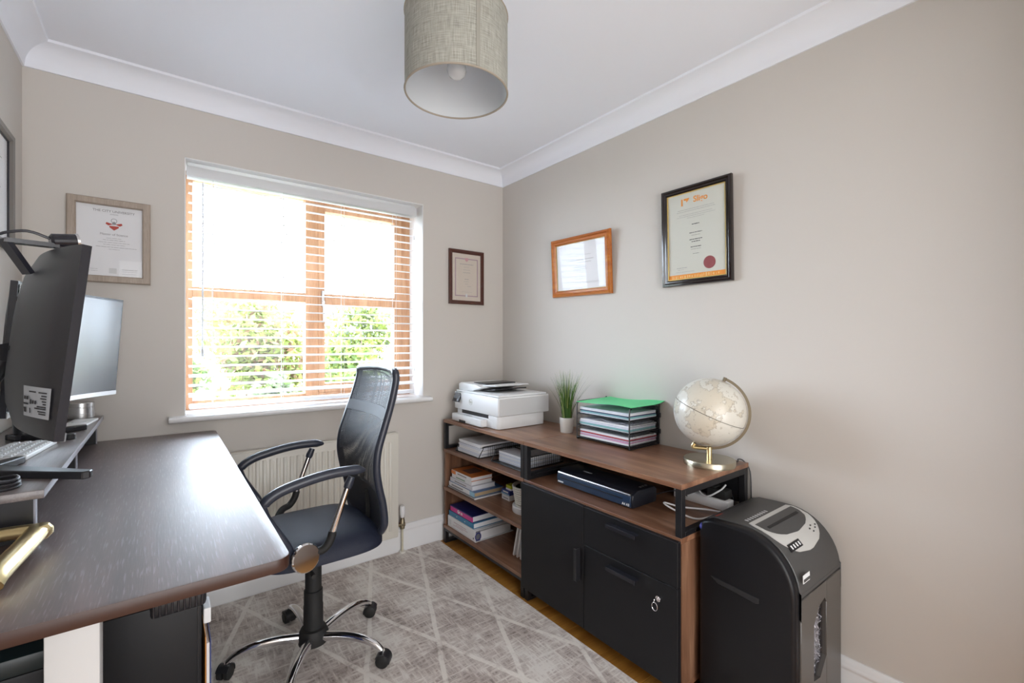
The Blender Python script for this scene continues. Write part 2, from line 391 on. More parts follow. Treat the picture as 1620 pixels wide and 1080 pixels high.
# ------------------------------------------------------------------ outdoors
struct('garden_lawn', B(-14, 16, .3, 24, -.5, -.3), pm('lawn', (.08, .11, .04), .9, bump=.5, bscale=30, var=.3))
struct('bounce_slab', B(-8, 9, .26, 2.6, -.32, -.28), pm('pale_bounce', (.62, .61, .58), .8, bump=.3, bscale=12, var=.08))  # out of view; pale slab added to bounce daylight onto the ceiling
def leaf_mat(name, c):
    m, nt, b = new_mat(name); sset(b, Base_Color=c, Roughness=.5)
    tr = N(nt, 'ShaderNodeBsdfTranslucent'); tr.inputs['Color'].default_value = (*[min(1, x * 1.4) for x in c], 1); mx = N(nt, 'ShaderNodeMixShader'); mx.inputs[0].default_value = .5
    nt.links.new(b.outputs[0], mx.inputs[1]); nt.links.new(tr.outputs[0], mx.inputs[2]); nt.links.new(mx.outputs[0], nt.nodes['Material Output'].inputs['Surface'])
    return m
LV = [leaf_mat('leaf_yellow_green', (.17, .20, .05)), leaf_mat('leaf_mid_green', (.095, .14, .042)), leaf_mat('leaf_grey_green', (.11, .13, .075)), leaf_mat('leaf_russet', (.16, .09, .05))]
BARK = pm('bark', (.16, .10, .07), .9)
def bush(x, y, rx, rz_, top, n, mats, label, size=.075, z0=-.3):
    rnd = random.Random(int(x * 97 + y * 31))
    t = thing('garden_shrub', label, 'shrub', (x, y, z0), group='shrubs in the garden beyond the window')
    bm = bmesh.new(); h = top - z0
    blobs = [(rnd.uniform(-.6, .6) * rx, rnd.uniform(-.5, .5) * rx, h * rnd.uniform(.25, .82), rnd.uniform(.3, .5) * rx) for _ in range(12)] + [(0, 0, h - .3 * rx, .3 * rx)]
    for k in range(n):
        bx, by_, bz, br = rnd.choice(blobs)
        d = Vector((rnd.gauss(0, 1), rnd.gauss(0, 1), rnd.gauss(0, 1))).normalized() * br * rnd.uniform(.55, 1.1)
        c = Vector((bx, by_, max(.05, bz))) + d; c.z = max(.03, min(h, c.z))
        a = Vector((rnd.gauss(0, 1), rnd.gauss(0, 1), rnd.gauss(0, 1) - .3)).normalized(); b = a.orthogonal().normalized(); b.rotate(Matrix.Rotation(rnd.uniform(0, 6.28), 3, a))
        s = size * rnd.uniform(.6, 1.3)
        vs = [bm.verts.new(c + p) for p in (-a * s, b * s * .45 + a * s * .1, a * s, -b * s * .45 + a * s * .1)]
        f = bm.faces.new(vs); f.material_index = 0 if rnd.random() < .75 else 1
    part('foliage', bm, mats, t, world=False)
    bm = bmesh.new()
    for k in range(5):
        e = Vector((rnd.uniform(-.4, .4) * rx, rnd.uniform(-.4, .4) * rx, h * rnd.uniform(.55, .8)))
        tube(bm, smooth_path([(0, 0, 0), (e.x * .3, e.y * .3, e.z * .4), e], 3), [.03, .028, .025, .02, .016, .012, .008], 6)
    part('stem', bm, BARK, t, world=False)
bush(-1.75, 4.3, .62, 1, 1.10, 2300, [LV[1], LV[0]], 'low green shrub nearest the left edge of the window')
bush(-.75, 5.9, .92, 1, 1.95, 3400, [LV[0], LV[3]], 'yellow-green shrub with russet tips behind the left window pane')
bush(.20, 4.35, .62, 1, 1.25, 2600, [LV[0], LV[1]], 'bright yellow-green shrub seen beside the central window mullion')
bush(1.35, 6.6, 1.0, 1, 2.2, 3400, [LV[0], LV[2]], 'tall pale shrub behind the right-hand window pane')
bush(1.75, 4.5, .66, 1, 1.55, 2800, [LV[2], LV[1]], 'grey-green shrub at the right end of the window view')
bush(-.1, 9.2, 1.3, 1, 2.5, 3000, [LV[0], LV[1]], 'tallest shrub standing furthest back across the lawn')
bush(-3.3, 6.2, 1.1, 1, 1.6, 1500, [LV[1], LV[0]], 'wide dark shrub beyond the left window jamb')
bush(4.0, 6.4, 1.1, 1, 2.2, 1700, [LV[2], LV[0]], 'broad grey shrub beyond the right window jamb')
bush(1.0, 3.0, .36, 1, .75, 900, [LV[1], LV[2]], 'small low shrub close to the house under the window line')
bush(-.75, 3.6, .48, 1, .85, 1100, [LV[2], LV[1]], 'small grey-green shrub low in the left window pane')
# ------------------------------------------------------------------ rug
def rug_mat():
    m, nt, b = new_mat('distressed_diamond_rug'); L = nt.links.new; sset(b, Roughness=.95)
    tc = N(nt, 'ShaderNodeTexCoord'); geo = tc.outputs['Object']
    def noise(scale, sx, sy, det=4, vec=geo):
        mp = N(nt, 'ShaderNodeMapping'); mp.inputs['Scale'].default_value = (sx, sy, 1); L(vec, mp.inputs[0])
        n = N(nt, 'ShaderNodeTexNoise'); n.inputs['Scale'].default_value = scale; n.inputs['Detail'].default_value = det; n.inputs['Roughness'].default_value = .7; L(mp.outputs[0], n.inputs['Vector']); return n
    def mth(op, a, bb=None):
        q = N(nt, 'ShaderNodeMath', operation=op)
        for i_, v in enumerate((a, bb)):
            if v is None: continue
            if isinstance(v, (int, float)): q.inputs[i_].default_value = v
            else: L(v, q.inputs[i_])
        return q.outputs[0]
    big = noise(4.5, 1, 1, 8); h1 = noise(22, 4.2, .5, 4); h2 = noise(22, .5, 4.2, 4)
    streak = mth('MAXIMUM', h1.outputs['Fac'], h2.outputs['Fac'])
    v = mth('ADD', mth('MULTIPLY', big.outputs['Fac'], .72), mth('MULTIPLY', streak, .72))
    r = N(nt, 'ShaderNodeValToRGB'); e = r.color_ramp.elements
    e[0].position = .55; e[0].color = (.20, .17, .15, 1); e[1].position = .84; e[1].color = (.76, .72, .67, 1)
    for p, c in ((.64, (.39, .33, .30)), (.73, (.57, .505, .465))): q = e.new(p); q.color = (*c, 1)
    L(v, r.inputs[0])
    sp = N(nt, 'ShaderNodeSeparateXYZ'); L(geo, sp.inputs[0])
    wob = noise(4, 1, 1, 2); wb = mth('MULTIPLY', mth('SUBTRACT', wob.outputs['Fac'], .5), .02)
    lines = None
    for sl, off, per in ((.41, -1.625, .293), (-.387, -.34, .2945)):
        a = mth('ADD', mth('ADD', sp.outputs[0], mth('MULTIPLY', sp.outputs[1], sl)), wb)
        a = mth('DIVIDE', mth('SUBTRACT', a, off), per)
        fr = mth('ABSOLUTE', mth('SUBTRACT', a, mth('ROUND', a)))
        q = N(nt, 'ShaderNodeMapRange'); q.inputs['From Min'].default_value = .028; q.inputs['From Max'].default_value = .042; q.inputs['To Min'].default_value = 1; q.inputs['To Max'].default_value = 0; L(fr, q.inputs[0])
        lines = q.outputs[0] if lines is None else mth('MAXIMUM', lines, q.outputs[0])
    worn = noise(9, 1, 1, 4); wm = N(nt, 'ShaderNodeMapRange'); wm.inputs['From Min'].default_value = .28; wm.inputs['From Max'].default_value = .5; L(worn.outputs['Fac'], wm.inputs[0])
    fac = mth('MULTIPLY', mth('MULTIPLY', lines, wm.outputs[0]), .8)
    mx = N(nt, 'ShaderNodeMix', data_type='RGBA'); mx.inputs[7].default_value = (.84, .80, .745, 1); L(fac, mx.inputs[0]); L(r.outputs[0], mx.inputs[6]); L(mx.outputs[2], b.inputs['Base Color'])
    f = noise(420, 1, 1, 1); bp = N(nt, 'ShaderNodeBump'); bp.inputs['Strength'].default_value = .4; bp.inputs['Distance'].default_value = .002
    L(mth('ADD', f.outputs['Fac'], lines), bp.inputs['Height']); L(bp.outputs[0], b.inputs['Normal'])
    return m
bm = B(-2.055, -.506, -2.15, -.022, 0, .008, .003)
rg = solo('area_rug', bm, rug_mat(), 'taupe and cream distressed rug with crossing diagonal lines on the floor', 'rug', loc=(0, 0, 0))

# ================================================================== RADIATOR
rd = thing('radiator', 'cream panel radiator with vertical ribs under the window', 'radiator', (-1.205, -.05, .11))
rx0, rx1, rz0, rz1 = -1.620, -.790, .112, .712
bm = bmesh.new(); box(bm, rx0, rx1, -.060, -.048, rz0, rz1, .006, 2); part('front_panel', bm, 'offwhite', rd, smooth=True)
n = 25; w = (rx1 - rx0 - .07) / n
for k in range(n):
    x = rx0 + .035 + w * (k + .5)
    bm = bmesh.new(); prism(bm, [(x - w * .36, -.060), (x - w * .2, -.068), (x + w * .2, -.068), (x + w * .36, -.060)], 'z', rz0 + .045, rz1 - .045, .002, 1)
    part('rib', bm, 'offwhite', rd, smooth=True)
bm = bmesh.new(); box(bm, rx0 + .002, rx1 - .002, -.050, -.020, rz1 - .012, rz1 + .003, .002)
part('top_grille', bm, 'offwhite', rd)
bm = bmesh.new(); box(bm, rx0, rx0 + .004, -.058, -.02, rz0 + .01, rz1, .001); box(bm, rx1 - .004, rx1, -.058, -.02, rz0 + .01, rz1, .001); box(bm, rx0, rx1, -.030, -.020, rz0, rz1 - .02, .003)
part('back_panel', bm, 'offwhite', rd)
bm = bmesh.new(); box(bm, -1.45, -1.41, -.022, -.0005, .2, .65); box(bm, -1.0, -.96, -.022, -.0005, .2, .65); part('bracket', bm, 'offwhite', rd)
bm = bmesh.new(); tube(bm, [(rx1 - .01, -.04, .172), (-.768, -.04, .172)], .009, 10); lathe(bm, [(.014, 0), (.014, .05), (.011, .055), (.011, .065)], 12, (-.758, -.04, .148)); tube(bm, [(-.775, -.04, .172), (-.745, -.04, .172)], .015, 10)
part('valve_body', bm, pm('aged_brass_valve', (.30, .25, .17), .4, .8), rd, smooth=True)
bm = bmesh.new(); lathe(bm, [(.010, 0), (.012, .005), (.0155, .015), (.0165, .035), (.0155, .06), (.013, .066), (0, .067)], 16, (-.758, -.04, .213)); part('valve_head', bm, 'white', rd, smooth=True)
bm = bmesh.new(); tube(bm, smooth_path([(-.758, -.04, .150), (-.758, -.04, .06), (-.758, -.04, .0086)], 4), .0065, 8); part('feed_pipe', bm, pm('painted_pipe', (.62, .58, .45), .4), rd, smooth=True)
part('pipe_collar', (lambda b: (lathe(b, [(.007, 0), (.02, 0), (.018, .008), (.007, .01)], 14, (-.758, -.04, .0086)), b)[1])(bmesh.new()), 'offwhite', rd)

# ================================================================== DESK
DZ = .83
dk = thing('standing_desk', 'dark walnut laminate desk on a white column leg beside the office chair', 'desk', (-1.985, -.815, 0))
bm = bmesh.new(); prism(bm, rrect(-2.290, -1.676, -1.601, -.026, .028), 'z', DZ - .0248, DZ, .002, 2)
tp = part('desktop', bm, ['desk', 'deskedge'], dk, smooth=True, angle=30)
for f in tp.data.polygons:
    if abs(f.normal.z) < .8 or f.normal.z < 0: f.material_index = 1
M['legw'] = pm('white_desk_leg', (.66, .66, .66), .45)
for yy, nm in ((-1.36, 0), (-.30, 1)):
    bm = bmesh.new(); box(bm, -2.045, -1.965, yy - .03, yy + .03, .02, .52, .004); part('leg_column', bm, 'legw', dk, smooth=True)
    bm = bmesh.new(); box(bm, -2.043, -1.967, yy - .028, yy + .028, .50, DZ - .045, .003); part('leg_inner_tube', bm, 'legw', dk, smooth=True)
    bm = bmesh.new(); box(bm, -2.27, -1.72, yy - .035, yy + .035, .0085, .032, .006); part('foot', bm, 'legw', dk, smooth=True)
    bm = bmesh.new(); box(bm, -2.25, -1.74, yy - .025, yy + .025, DZ - .050, DZ - .0248, .003); part('top_bracket', bm, 'legw', dk)
bm = bmesh.new(); box(bm, -2.03, -1.98, -1.33, -.33, DZ - .055, DZ - .026, .003); part('cross_beam', bm, 'legw', dk)
# riser shelf on the desk
rs = thing('desk_riser', 'long dark monitor riser standing on the desk against the wall', 'desk riser', (-2.18, -.64, DZ))
M['riseredge'] = pm('riser_pale_edge', (.30, .30, .34), .3)
bm = B(-2.296, -2.064, -1.232, -.052, .922, .940, .0025)
o = part('riser_top', bm, ['riser', 'riseredge'], rs, smooth=True)
for f in o.data.polygons:
    if f.normal.x > .9: f.material_index = 1
for yy in (-1.19, -.62, -.075):
    bm = B(-2.290, -2.085, yy - .009, yy + .009, DZ, .922, .001); part('riser_leg', bm, 'plastic', rs)
    part('leg_edge', B(-2.085, -2.082, yy - .009, yy + .009, DZ, .922), 'riseredge', rs)
bm = B(-2.292, -2.282, -1.18, -.085, .85, .922, .001); part('riser_back', bm, 'plastic', rs)

# ================================================================== MONITORS (curved, leaning a little forward)
def screen_mat(name):
    m = pm(name, (.012, .012, .013), .3, coat=.6); m.node_tree.nodes['Principled BSDF'].inputs['Coat Roughness'].default_value = .2; return m
M['scr'] = screen_mat('glossy_dark_screen')
M['monback'] = pm('monitor_back_black', (.020, .020, .024), .38, bump=.1, bscale=900)
M['edgeb'] = pm('monitor_edge_black', (.014, .014, .02), .25)
def monitor(label, apex, phi, tilt, zc, hgt, neck, legs, chin):
    t = thing('curved_monitor', label, 'monitor', (neck[0], neck[1], .9405))
    Rr, A = 1.0, .302
    mt = Matrix.Translation((apex[0], apex[1], zc)) @ Matrix.Rotation(phi - math.pi / 2, 4, 'Z') @ Matrix.Rotation(tilt, 4, 'X')
    # local: x along the width, y out of the screen, z up
    def pt(a, d, z): return mt @ Vector(((Rr + d) * math.sin(a), Rr - (Rr + d) * math.cos(a), z))
    na = 24; al = [-A + 2 * A * i_ / na for i_ in range(na + 1)]; zz = [-hgt / 2 + hgt * j / 8 for j in range(9)]
    th = lambda a, z: .014 + .022 * max(0, 1 - (a / A) ** 2) ** .5 * max(0, 1 - (2 * z / hgt) ** 4) 
    bm = bmesh.new(); q = bmesh.new()
    F = [[q.verts.new(pt(a, 0, z)) for a in al] for z in zz]; K = [[q.verts.new(pt(a, th(a, z), z)) for a in al] for z in zz]
    for i_ in range(8):
        for j in range(na):
            q.faces.new((F[i_][j], F[i_][j + 1], F[i_ + 1][j + 1], F[i_ + 1][j])); q.faces.new((K[i_][j], K[i_ + 1][j], K[i_ + 1][j + 1], K[i_][j + 1])).material_index = 0
    for i_ in range(8):
        for j in (0, na): q.faces.new((F[i_][j], F[i_ + 1][j], K[i_ + 1][j], K[i_][j])).material_index = 1
    for j in range(na):
        for i_ in (0, 8): q.faces.new((F[i_][j], K[i_][j], K[i_][j + 1], F[i_][j + 1])).material_index = 1
    bmesh.ops.recalc_face_normals(q, faces=q.faces[:]); merge(bm, q)
    body = part('back_cover', bm, ['monback', 'edgeb'], t, smooth=True)
    e = .007; rows = [[pt(a, -.0012, z) for a in [-A + e + (2 * A - 2 * e) * i_ / na for i_ in range(na + 1)]] for z in [-hgt / 2 + (.016 if chin else .008), hgt / 2 - .008]]
    bm = bmesh.new(); shell(bm, rows, Vector(mt.to_3x3() @ Vector((0, .0006, 0)))); part('screen', bm, 'scr', t, smooth=True)
    bm = bmesh.new(); rows = [[pt(a, -.0022, z) for a in al] for z in (-hgt / 2 - .001, -hgt / 2 + .014)]
    shell(bm, rows, Vector(mt.to_3x3() @ Vector((0, -.008, 0)))); part('chin_bar', bm, 'steel' if chin else 'edgeb', t, smooth=True)
    bm = bmesh.new()
    for sx in (-1, 1):
        for sz in (-1, 1): lathe(bm, [(0, 0), (.0045, 0), (.0045, .0015), (0, .0015)], 10, (0, 0, 0), Matrix.Translation(pt(sx * .05, th(.05, .05) + .0002, sz * .05 + .03)) @ mt.to_3x3().to_4x4() @ Matrix.Rotation(R(90), 4, 'X'))
    part('screw_hole', bm, 'rubber', body)
    # stand
    back = pt(0, .034, -.03)
    bm = bmesh.new(); tube(bm, smooth_path([(neck[0], neck[1], .952), (neck[0], neck[1], 1.12), back], 4), .022, 10); part('stand_neck', bm, 'plastic', t, smooth=True)
    for ang, ln in legs:
        d = Vector((math.cos(ang), math.sin(ang), 0)); s = Vector((-d.y, d.x, 0)); n0 = Vector((neck[0], neck[1], 0))
        pl = [n0 - d * .03 + s * .026, n0 + d * ln + s * .012, n0 + d * (ln + .006), n0 + d * ln - s * .012, n0 - d * .03 - s * .026]
        bm = bmesh.new(); prism(bm, [(p.x, p.y) for p in pl], 'z', .9405, .957, .002, 1); part('stand_foot', bm, 'plastic', t)
    return t, pt, th, body, mt
m1, pt1, th1, body1, mt1 = monitor('black curved monitor seen from behind, nearest the camera with a rating label', (-2.090, -1.155), R(10.5), R(-6), 1.245, .348, (-2.20, -1.0), ((R(-43), .268), (R(62), .10)), False)
# rating label low on the right of the back, real small print
def on_back(pt, th, a0, a1, z0, z1, off):
    a0, a1 = [math.copysign(.196 + (abs(q) - .195) * 1.36, q) for q in (a0, a1)]
    rows = [[pt(a0 + (a1 - a0) * i_ / 4, th(a0 + (a1 - a0) * i_ / 4, z) + off, z) for i_ in range(5)] for z in (z0, z1)]
    return rows
# the monitor width axis runs left-right seen from the screen, so from behind the near end is negative
sgn = -1 if (pt1(-.3, 0, 0) - Vector(cam.location)).length < (pt1(.3, 0, 0) - Vector(cam.location)).length else 1
bm = bmesh.new(); grid(bm, on_back(pt1, th1, sgn * .262, sgn * .195, -.138, -.084, .0008)); lb = part('rating_label', bm, pm('label_silver', (.36, .38, .41), .4), body1)
bm = bmesh.new()
for z, a0, a1 in ((-.093, .256, .238), (-.093, .232, .214), (-.0985, .256, .245), (-.103, .256, .243), (-.108, .256, .247), (-.1125, .256, .249), (-.1175, .256, .236), (-.121, .256, .230), (-.126, .256, .238), (-.130, .256, .240)):
    grid(bm, on_back(pt1, th1, sgn * a0, sgn * a1, z - .0011, z + .0011, .0014))
for a0, a1, z0, z1 in ((.234, .230, -.114, -.108), (.228, .224, -.114, -.108), (.222, .217, -.115, -.107), (.213, .207, -.108, -.102), (.206, .200, -.108, -.102), (.213, .199, -.117, -.114), (.206, .199, -.131, -.122), (.219, .216, -.131, -.122)):
    grid(bm, on_back(pt1, th1, sgn * a0, sgn * a1, z0, z1, .0014))
part('label_print', bm, 'ink', body1)
m2, pt2, th2, body2, mt2 = monitor('curved monitor with reflective screen and silver lower edge near the window wall', (-2.135, -.535), R(-17.4), R(-4), 1.224, .356, (-2.215, -.51), ((R(-40), .16), (R(35), .16)), True)
# webcam on top of the near monitor
wc = thing('webcam', 'small black webcam clipped over the top edge of the near monitor', 'webcam', tuple(pt1(sgn * .14, .01, .176)))
c0 = pt1(sgn * .14, 0, .176) + Vector((0, 0, .008))
ax = (pt1(sgn * .14, .03, .176) - c0).normalized(); tn = (pt1(sgn * .2, 0, .176) - pt1(sgn * .1, 0, .176)).normalized()
bm = bmesh.new(); tube(bm, [c0 + Vector((0, 0, .013)) - ax * .030, c0 + Vector((0, 0, .013)) - ax * .026, c0 + Vector((0, 0, .013)) + ax * .008, c0 + Vector((0, 0, .013)) + ax * .012], [.011, .0145, .0145, .010], 18)
part('camera_body', bm, 'edgeb', wc, smooth=True)
bm = bmesh.new(); tube(bm, [c0 + Vector((0, 0, .013)) - ax * .0305, c0 + Vector((0, 0, .013)) - ax * .026], .0152, 18); part('lens_ring', bm, 'steel', wc, smooth=True)
e1 = c0 + ax * .075 + Vector((0, 0, .014))
bm = bmesh.new(); tube(bm, [c0 + Vector((0, 0, .003)) + ax * .0, e1], 1, prof=[(-.012, -.004), (.012, -.004), (.012, .004), (-.012, .004)], up=(0, 0, 1)); part('clip_arm', bm, 'edgeb', wc)
e2 = pt1(sgn * .13, th1(.13, .13) + .006, .125)
bm = bmesh.new(); tube(bm, [e1 + Vector((0, 0, .004)), e2], 1, prof=[(-.012, -.004), (.012, -.004), (.012, .004), (-.012, .004)], up=(0, 0, 1)); part('clip_leg', bm, 'edgeb', wc)
bm = bmesh.new(); tube(bm, smooth_path([c0 + ax * .012 + Vector((0, 0, .018)), c0 + ax * .05 + Vector((0, 0, .032)), c0 + ax * .095 + Vector((0, 0, .01)), c0 + ax * .11 - Vector((0, 0, .08)), c0 + ax * .10 - tn * .02 - Vector((0, 0, .22))], 6), .0026, 6); part('camera_cable', bm, 'edgeb', wc, smooth=True)
# things on the riser
cy = thing('aluminium_cylinder', 'squat brushed silver cylinder on the riser below the far monitor', 'cylinder', (-2.128, -.095, .9405))
bm = bmesh.new(); lathe(bm, [(0, 0), (.038, 0), (.040, .002), (.040, .042), (.0385, .043), (.0385, .045), (.040, .046), (.040, .060), (.038, .062), (0, .062)], 40); part('body', bm, 'steel', cy, world=False, smooth=True)
bm = bmesh.new(); lathe(bm, [(.0402, .018), (.0408, .018), (.0408, .020), (.0402, .020)], 40); part('groove_band', bm, 'printerg', cy, world=False)
bm = bmesh.new(); box(bm, -2.200, -2.172, -.09, -.045, .9405, .985, .002); solo('black_adapter', bm, 'plastic', 'small black plug adapter beside the silver cylinder on the riser', 'adapter')
def slab(name, label, cat, p0, p1, wid, th_, mat, key=False):
    p0 = Vector((*p0, .9405)); p1 = Vector((*p1, .9405)); d = (p1 - p0).normalized(); s = Vector((-d.y, d.x, 0)) * wid
    bm = bmesh.new(); prism(bm, [(p.x, p.y) for p in (p0, p1, p1 + s, p0 + s)], 'z', .9405, .9405 + th_, .0025, 2)
    t = thing(name, label, cat, tuple(p0)); part('body', bm, mat, t, smooth=True)
    if key:
        for i_ in range(4):
            for j in range(12):
                q = p0 + d * ((p1 - p0).length * (j + .5) / 12.3) + s * ((i_ + .6) / 4.4)
                part('key', B(q.x - .007, q.x + .007, q.y - .007, q.y + .007, .9405 + th_, .9405 + th_ + .003, .001, 1), 'printerg', t)
    else:
        q = (p0 + p1) / 2 + s / 2
        part('power_button', B(q.x - .02, q.x + .02, q.y - .004, q.y + .004, .9405 + th_, .9405 + th_ + .001), 'printerg', t)
slab('white_keyboard', 'slim white keyboard lying on the riser below the near monitor', 'keyboard', (-2.146, -.885), (-2.120, -.66), .10, .012, 'printer', True)
slab('white_tablet', 'thin white tablet lying near the wall end of the riser', 'tablet', (-2.090, -.375), (-2.068, -.190), .07, .008, 'printer')
M['cable'] = pm('black_cable', (.02, .02, .024), .4); M['gcable'] = pm('grey_cable', (.22, .22, .24), .4)
bm = bmesh.new()
for k in range(3):
    cx_, cy_, rx_, ry_ = -2.180 + .010 * k, -1.178 + .004 * k, .072 - .012 * k, .040 - .006 * k
    tube(bm, [(cx_ + rx_ * math.cos(a), cy_ + ry_ * math.sin(a), .9445 + .0065 * k + .002 * math.sin(3 * a)) for a in [2 * math.pi * i_ / 28 for i_ in range(28)]], .0034, 7, closed=True)
tube(bm, smooth_path([(-2.11, -1.178, .9445), (-2.12, -1.15, .9445), (-2.16, -1.125, .9445), (-2.21, -1.115, .9445), (-2.28, -1.09, .9445)], 6), .0034, 7)
solo('cable_coil', bm, 'cable', 'coiled dark cable on the near end of the desk riser', 'cable', smooth=True)
bm = bmesh.new(); box(bm, -2.292, -2.258, -1.225, -1.13, .9405, .958, .003); solo('docking_hub', bm, 'plastic', 'flat black hub behind the coiled cable on the riser', 'hub')
# golden object near the camera
gd = thing('gold_desk_ornament', 'polished gold forked desk ornament at the near left of the desk', 'ornament', (-2.10, -1.33, DZ))
bm = bmesh.new(); tube(bm, smooth_path([(-2.068, -1.262, .868), (-2.075, -1.33, .864), (-2.090, -1.44, .858), (-2.094, -1.468, .85)], 5), 1, prof=[(.019 * math.cos(a), .014 * math.sin(a)) for a in [2 * math.pi * i_ / 12 for i_ in range(12)]], up=(0, 0, 1)); part('long_arm', bm, 'gold', gd, smooth=True)
bm = bmesh.new(); tube(bm, smooth_path([(-2.068, -1.262, .868), (-2.12, -1.245, .866), (-2.20, -1.235, .860)], 5), 1, prof=[(.016 * math.cos(a), .013 * math.sin(a)) for a in [2 * math.pi * i_ / 12 for i_ in range(12)]], up=(0, 0, 1)); part('short_arm', bm, 'gold', gd, smooth=True)
bm = bmesh.new(); lathe(bm, [(0, -.016), (.013, -.014), (.0205, -.005), (.0205, .005), (.014, .014), (0, .016)], 18, (-2.066, -1.268, .866)); part('rounded_end', bm, 'gold', gd, smooth=True)
bm = bmesh.new(); lathe(bm, [(0, 0), (.011, 0), (.010, .02), (.009, .028), (0, .028)], 14, (-2.094, -1.470, DZ)); lathe(bm, [(0, 0), (.011, 0), (.010, .02), (.009, .028), (0, .028)], 14, (-2.195, -1.236, DZ)); part('support_foot', bm, 'gold', gd, smooth=True)

# ================================================================== UNDER THE DESK
pc = thing('computer_tower', 'black computer tower with a ribbed top corner under the desk', 'computer', (-1.89, -.86, .0085))
bm = B(-1.995, -1.790, -1.10, -.66, .13, .575, .006); part('case', bm, 'door', pc, smooth=True)
bm = B(-1.985, -1.80, -1.085, -.675, .0085, .13, .003); part('stand_box', bm, 'plastic', pc)
bm = B(-1.90, -1.780, -1.105, -1.0, .545, .592, .012, 3); tc_ = part('ribbed_cap', bm, 'plastic', pc, smooth=True)
for k in range(9):
    part('cap_rib', B(-1.893 + .0125 * k, -1.888 + .0125 * k, -1.1085, -1.103, .552, .585, .001, 1), 'edgeb', tc_)
part('case_seam', B(-1.800, -1.798, -1.102, -1.099, .14, .545), 'plastic', pc)
part('side_grip', B(-1.791, -1.787, -1.06, -.9, .30, .42, .002), 'plastic', pc)
bm = bmesh.new(); box(bm, -1.787, -1.770, -1.10, -1.03, .495, .535, .003); solo('white_plug_block', bm, 'printer', 'small white plug block hanging on the side of the computer tower', 'plug')
fo = thing('paper_folder', 'thin stack of papers in an orange cover beside the computer tower', 'folder', (-1.775, -1.0, .0085))
part('cover', B(-1.783, -1.781, -1.10, -.86, .0085, .46), pm('orange_card', (.62, .26, .06), .7), fo)
part('pages', B(-1.780, -1.773, -1.095, -.865, .0085, .44, .0005, 1), 'paper', fo)
part('front_cover', B(-1.772, -1.770, -1.10, -.86, .0085, .45), pm('blue_card', (.05, .07, .22), .6), fo)
sb = thing('storage_crate', 'black lidded storage crate under the desk left of the white leg', 'crate', (-2.18, -.95, 0))
part('crate_body', B(-2.285, -2.065, -1.20, -.70, .0, .56, .008), 'door', sb, smooth=True)
part('crate_lid', B(-2.29, -2.06, -1.205, -.695, .56, .60, .008), pm('dark_teal_lid', (.012, .022, .025), .4), sb, smooth=True)

# ================================================================== OFFICE CHAIR
CX, CY = -1.402, -.652
M['cmesh'] = net_mat('black_chair_net', (.012, .012, .018), .0046, .52)
M['cfab'] = pm('navy_black_seat_net', (.014, .018, .036), .5, bump=.6, bscale=480, Specular_IOR_Level=.35)
M['cplas'] = pm('chair_arm_plastic', (.030, .035, .052), .33)
ch = thing('office_chair', 'black mesh-back swivel office chair on a chrome five-star base', 'chair', (CX, CY, .0085))
# base: hub, five chrome legs, castors
bm = bmesh.new(); lathe(bm, [(0, .05), (.040, .05), (.054, .058), (.056, .09), (.046, .112), (.036, .115), (.036, .20), (.0345, .205), (.0345, .26), (.030, .262), (.030, .36), (.026, .40), (.026, .44)], 32, (CX, CY, .0085)); part('gas_lift_sleeve', bm, 'rubber', ch, smooth=True)
for k in range(5):
    a = R(23.5 + 72 * k); d = Vector((math.cos(a), math.sin(a), 0)); o0 = Vector((CX, CY, 0))
    pts = smooth_path([o0 + d * .035 + Vector((0, 0, .088)), o0 + d * .12 + Vector((0, 0, .102)), o0 + d * .205 + Vector((0, 0, .102)), o0 + d * .262 + Vector((0, 0, .086)), o0 + d * .290 + Vector((0, 0, .066))], 5)
    rr = [.019 - .008 * i_ / (len(pts) - 1) for i_ in range(len(pts))]
    bm = bmesh.new(); tube(bm, pts, rr, 14); lg = part('base_leg', bm, 'chrome', ch, smooth=True, label='chrome leg')
    c = o0 + d * .296; s = Vector((-d.y, d.x, 0)); tw = R(35 + 61 * k); w_ = Vector((math.cos(a + tw), math.sin(a + tw), 0)); 
    bm = bmesh.new()
    for sg in (-1, 1):
        tube(bm, [c + w_ * sg * q + Vector((0, 0, .0335)) for q in (.003, .006, .019, .023)], [.020, .025, .025, .019], 18)
    cs_ = part('castor', bm, 'rubber', ch, smooth=True)
    bm = bmesh.new(); tube(bm, [c + Vector((0, 0, .035)), c + Vector((0, 0, .070))], .006, 8)
    part('castor_stem', bm, 'chrome', cs_)
    f_ = Vector((0, 0, 1)).cross(w_); bm = bmesh.new()
    tube(bm, [c + Vector((0, 0, .0335)) + (f_ * math.cos(q) + Vector((0, 0, 1)) * math.sin(q)) * .0272 for q in [R(-15 + 19 * i_) for i_ in range(10)]], 1, prof=[(-.0015, -.021), (.0015, -.021), (.0015, .021), (-.0015, .021)], up=tuple(w_))
    part('castor_hood', bm, 'plastic', cs_, smooth=True)
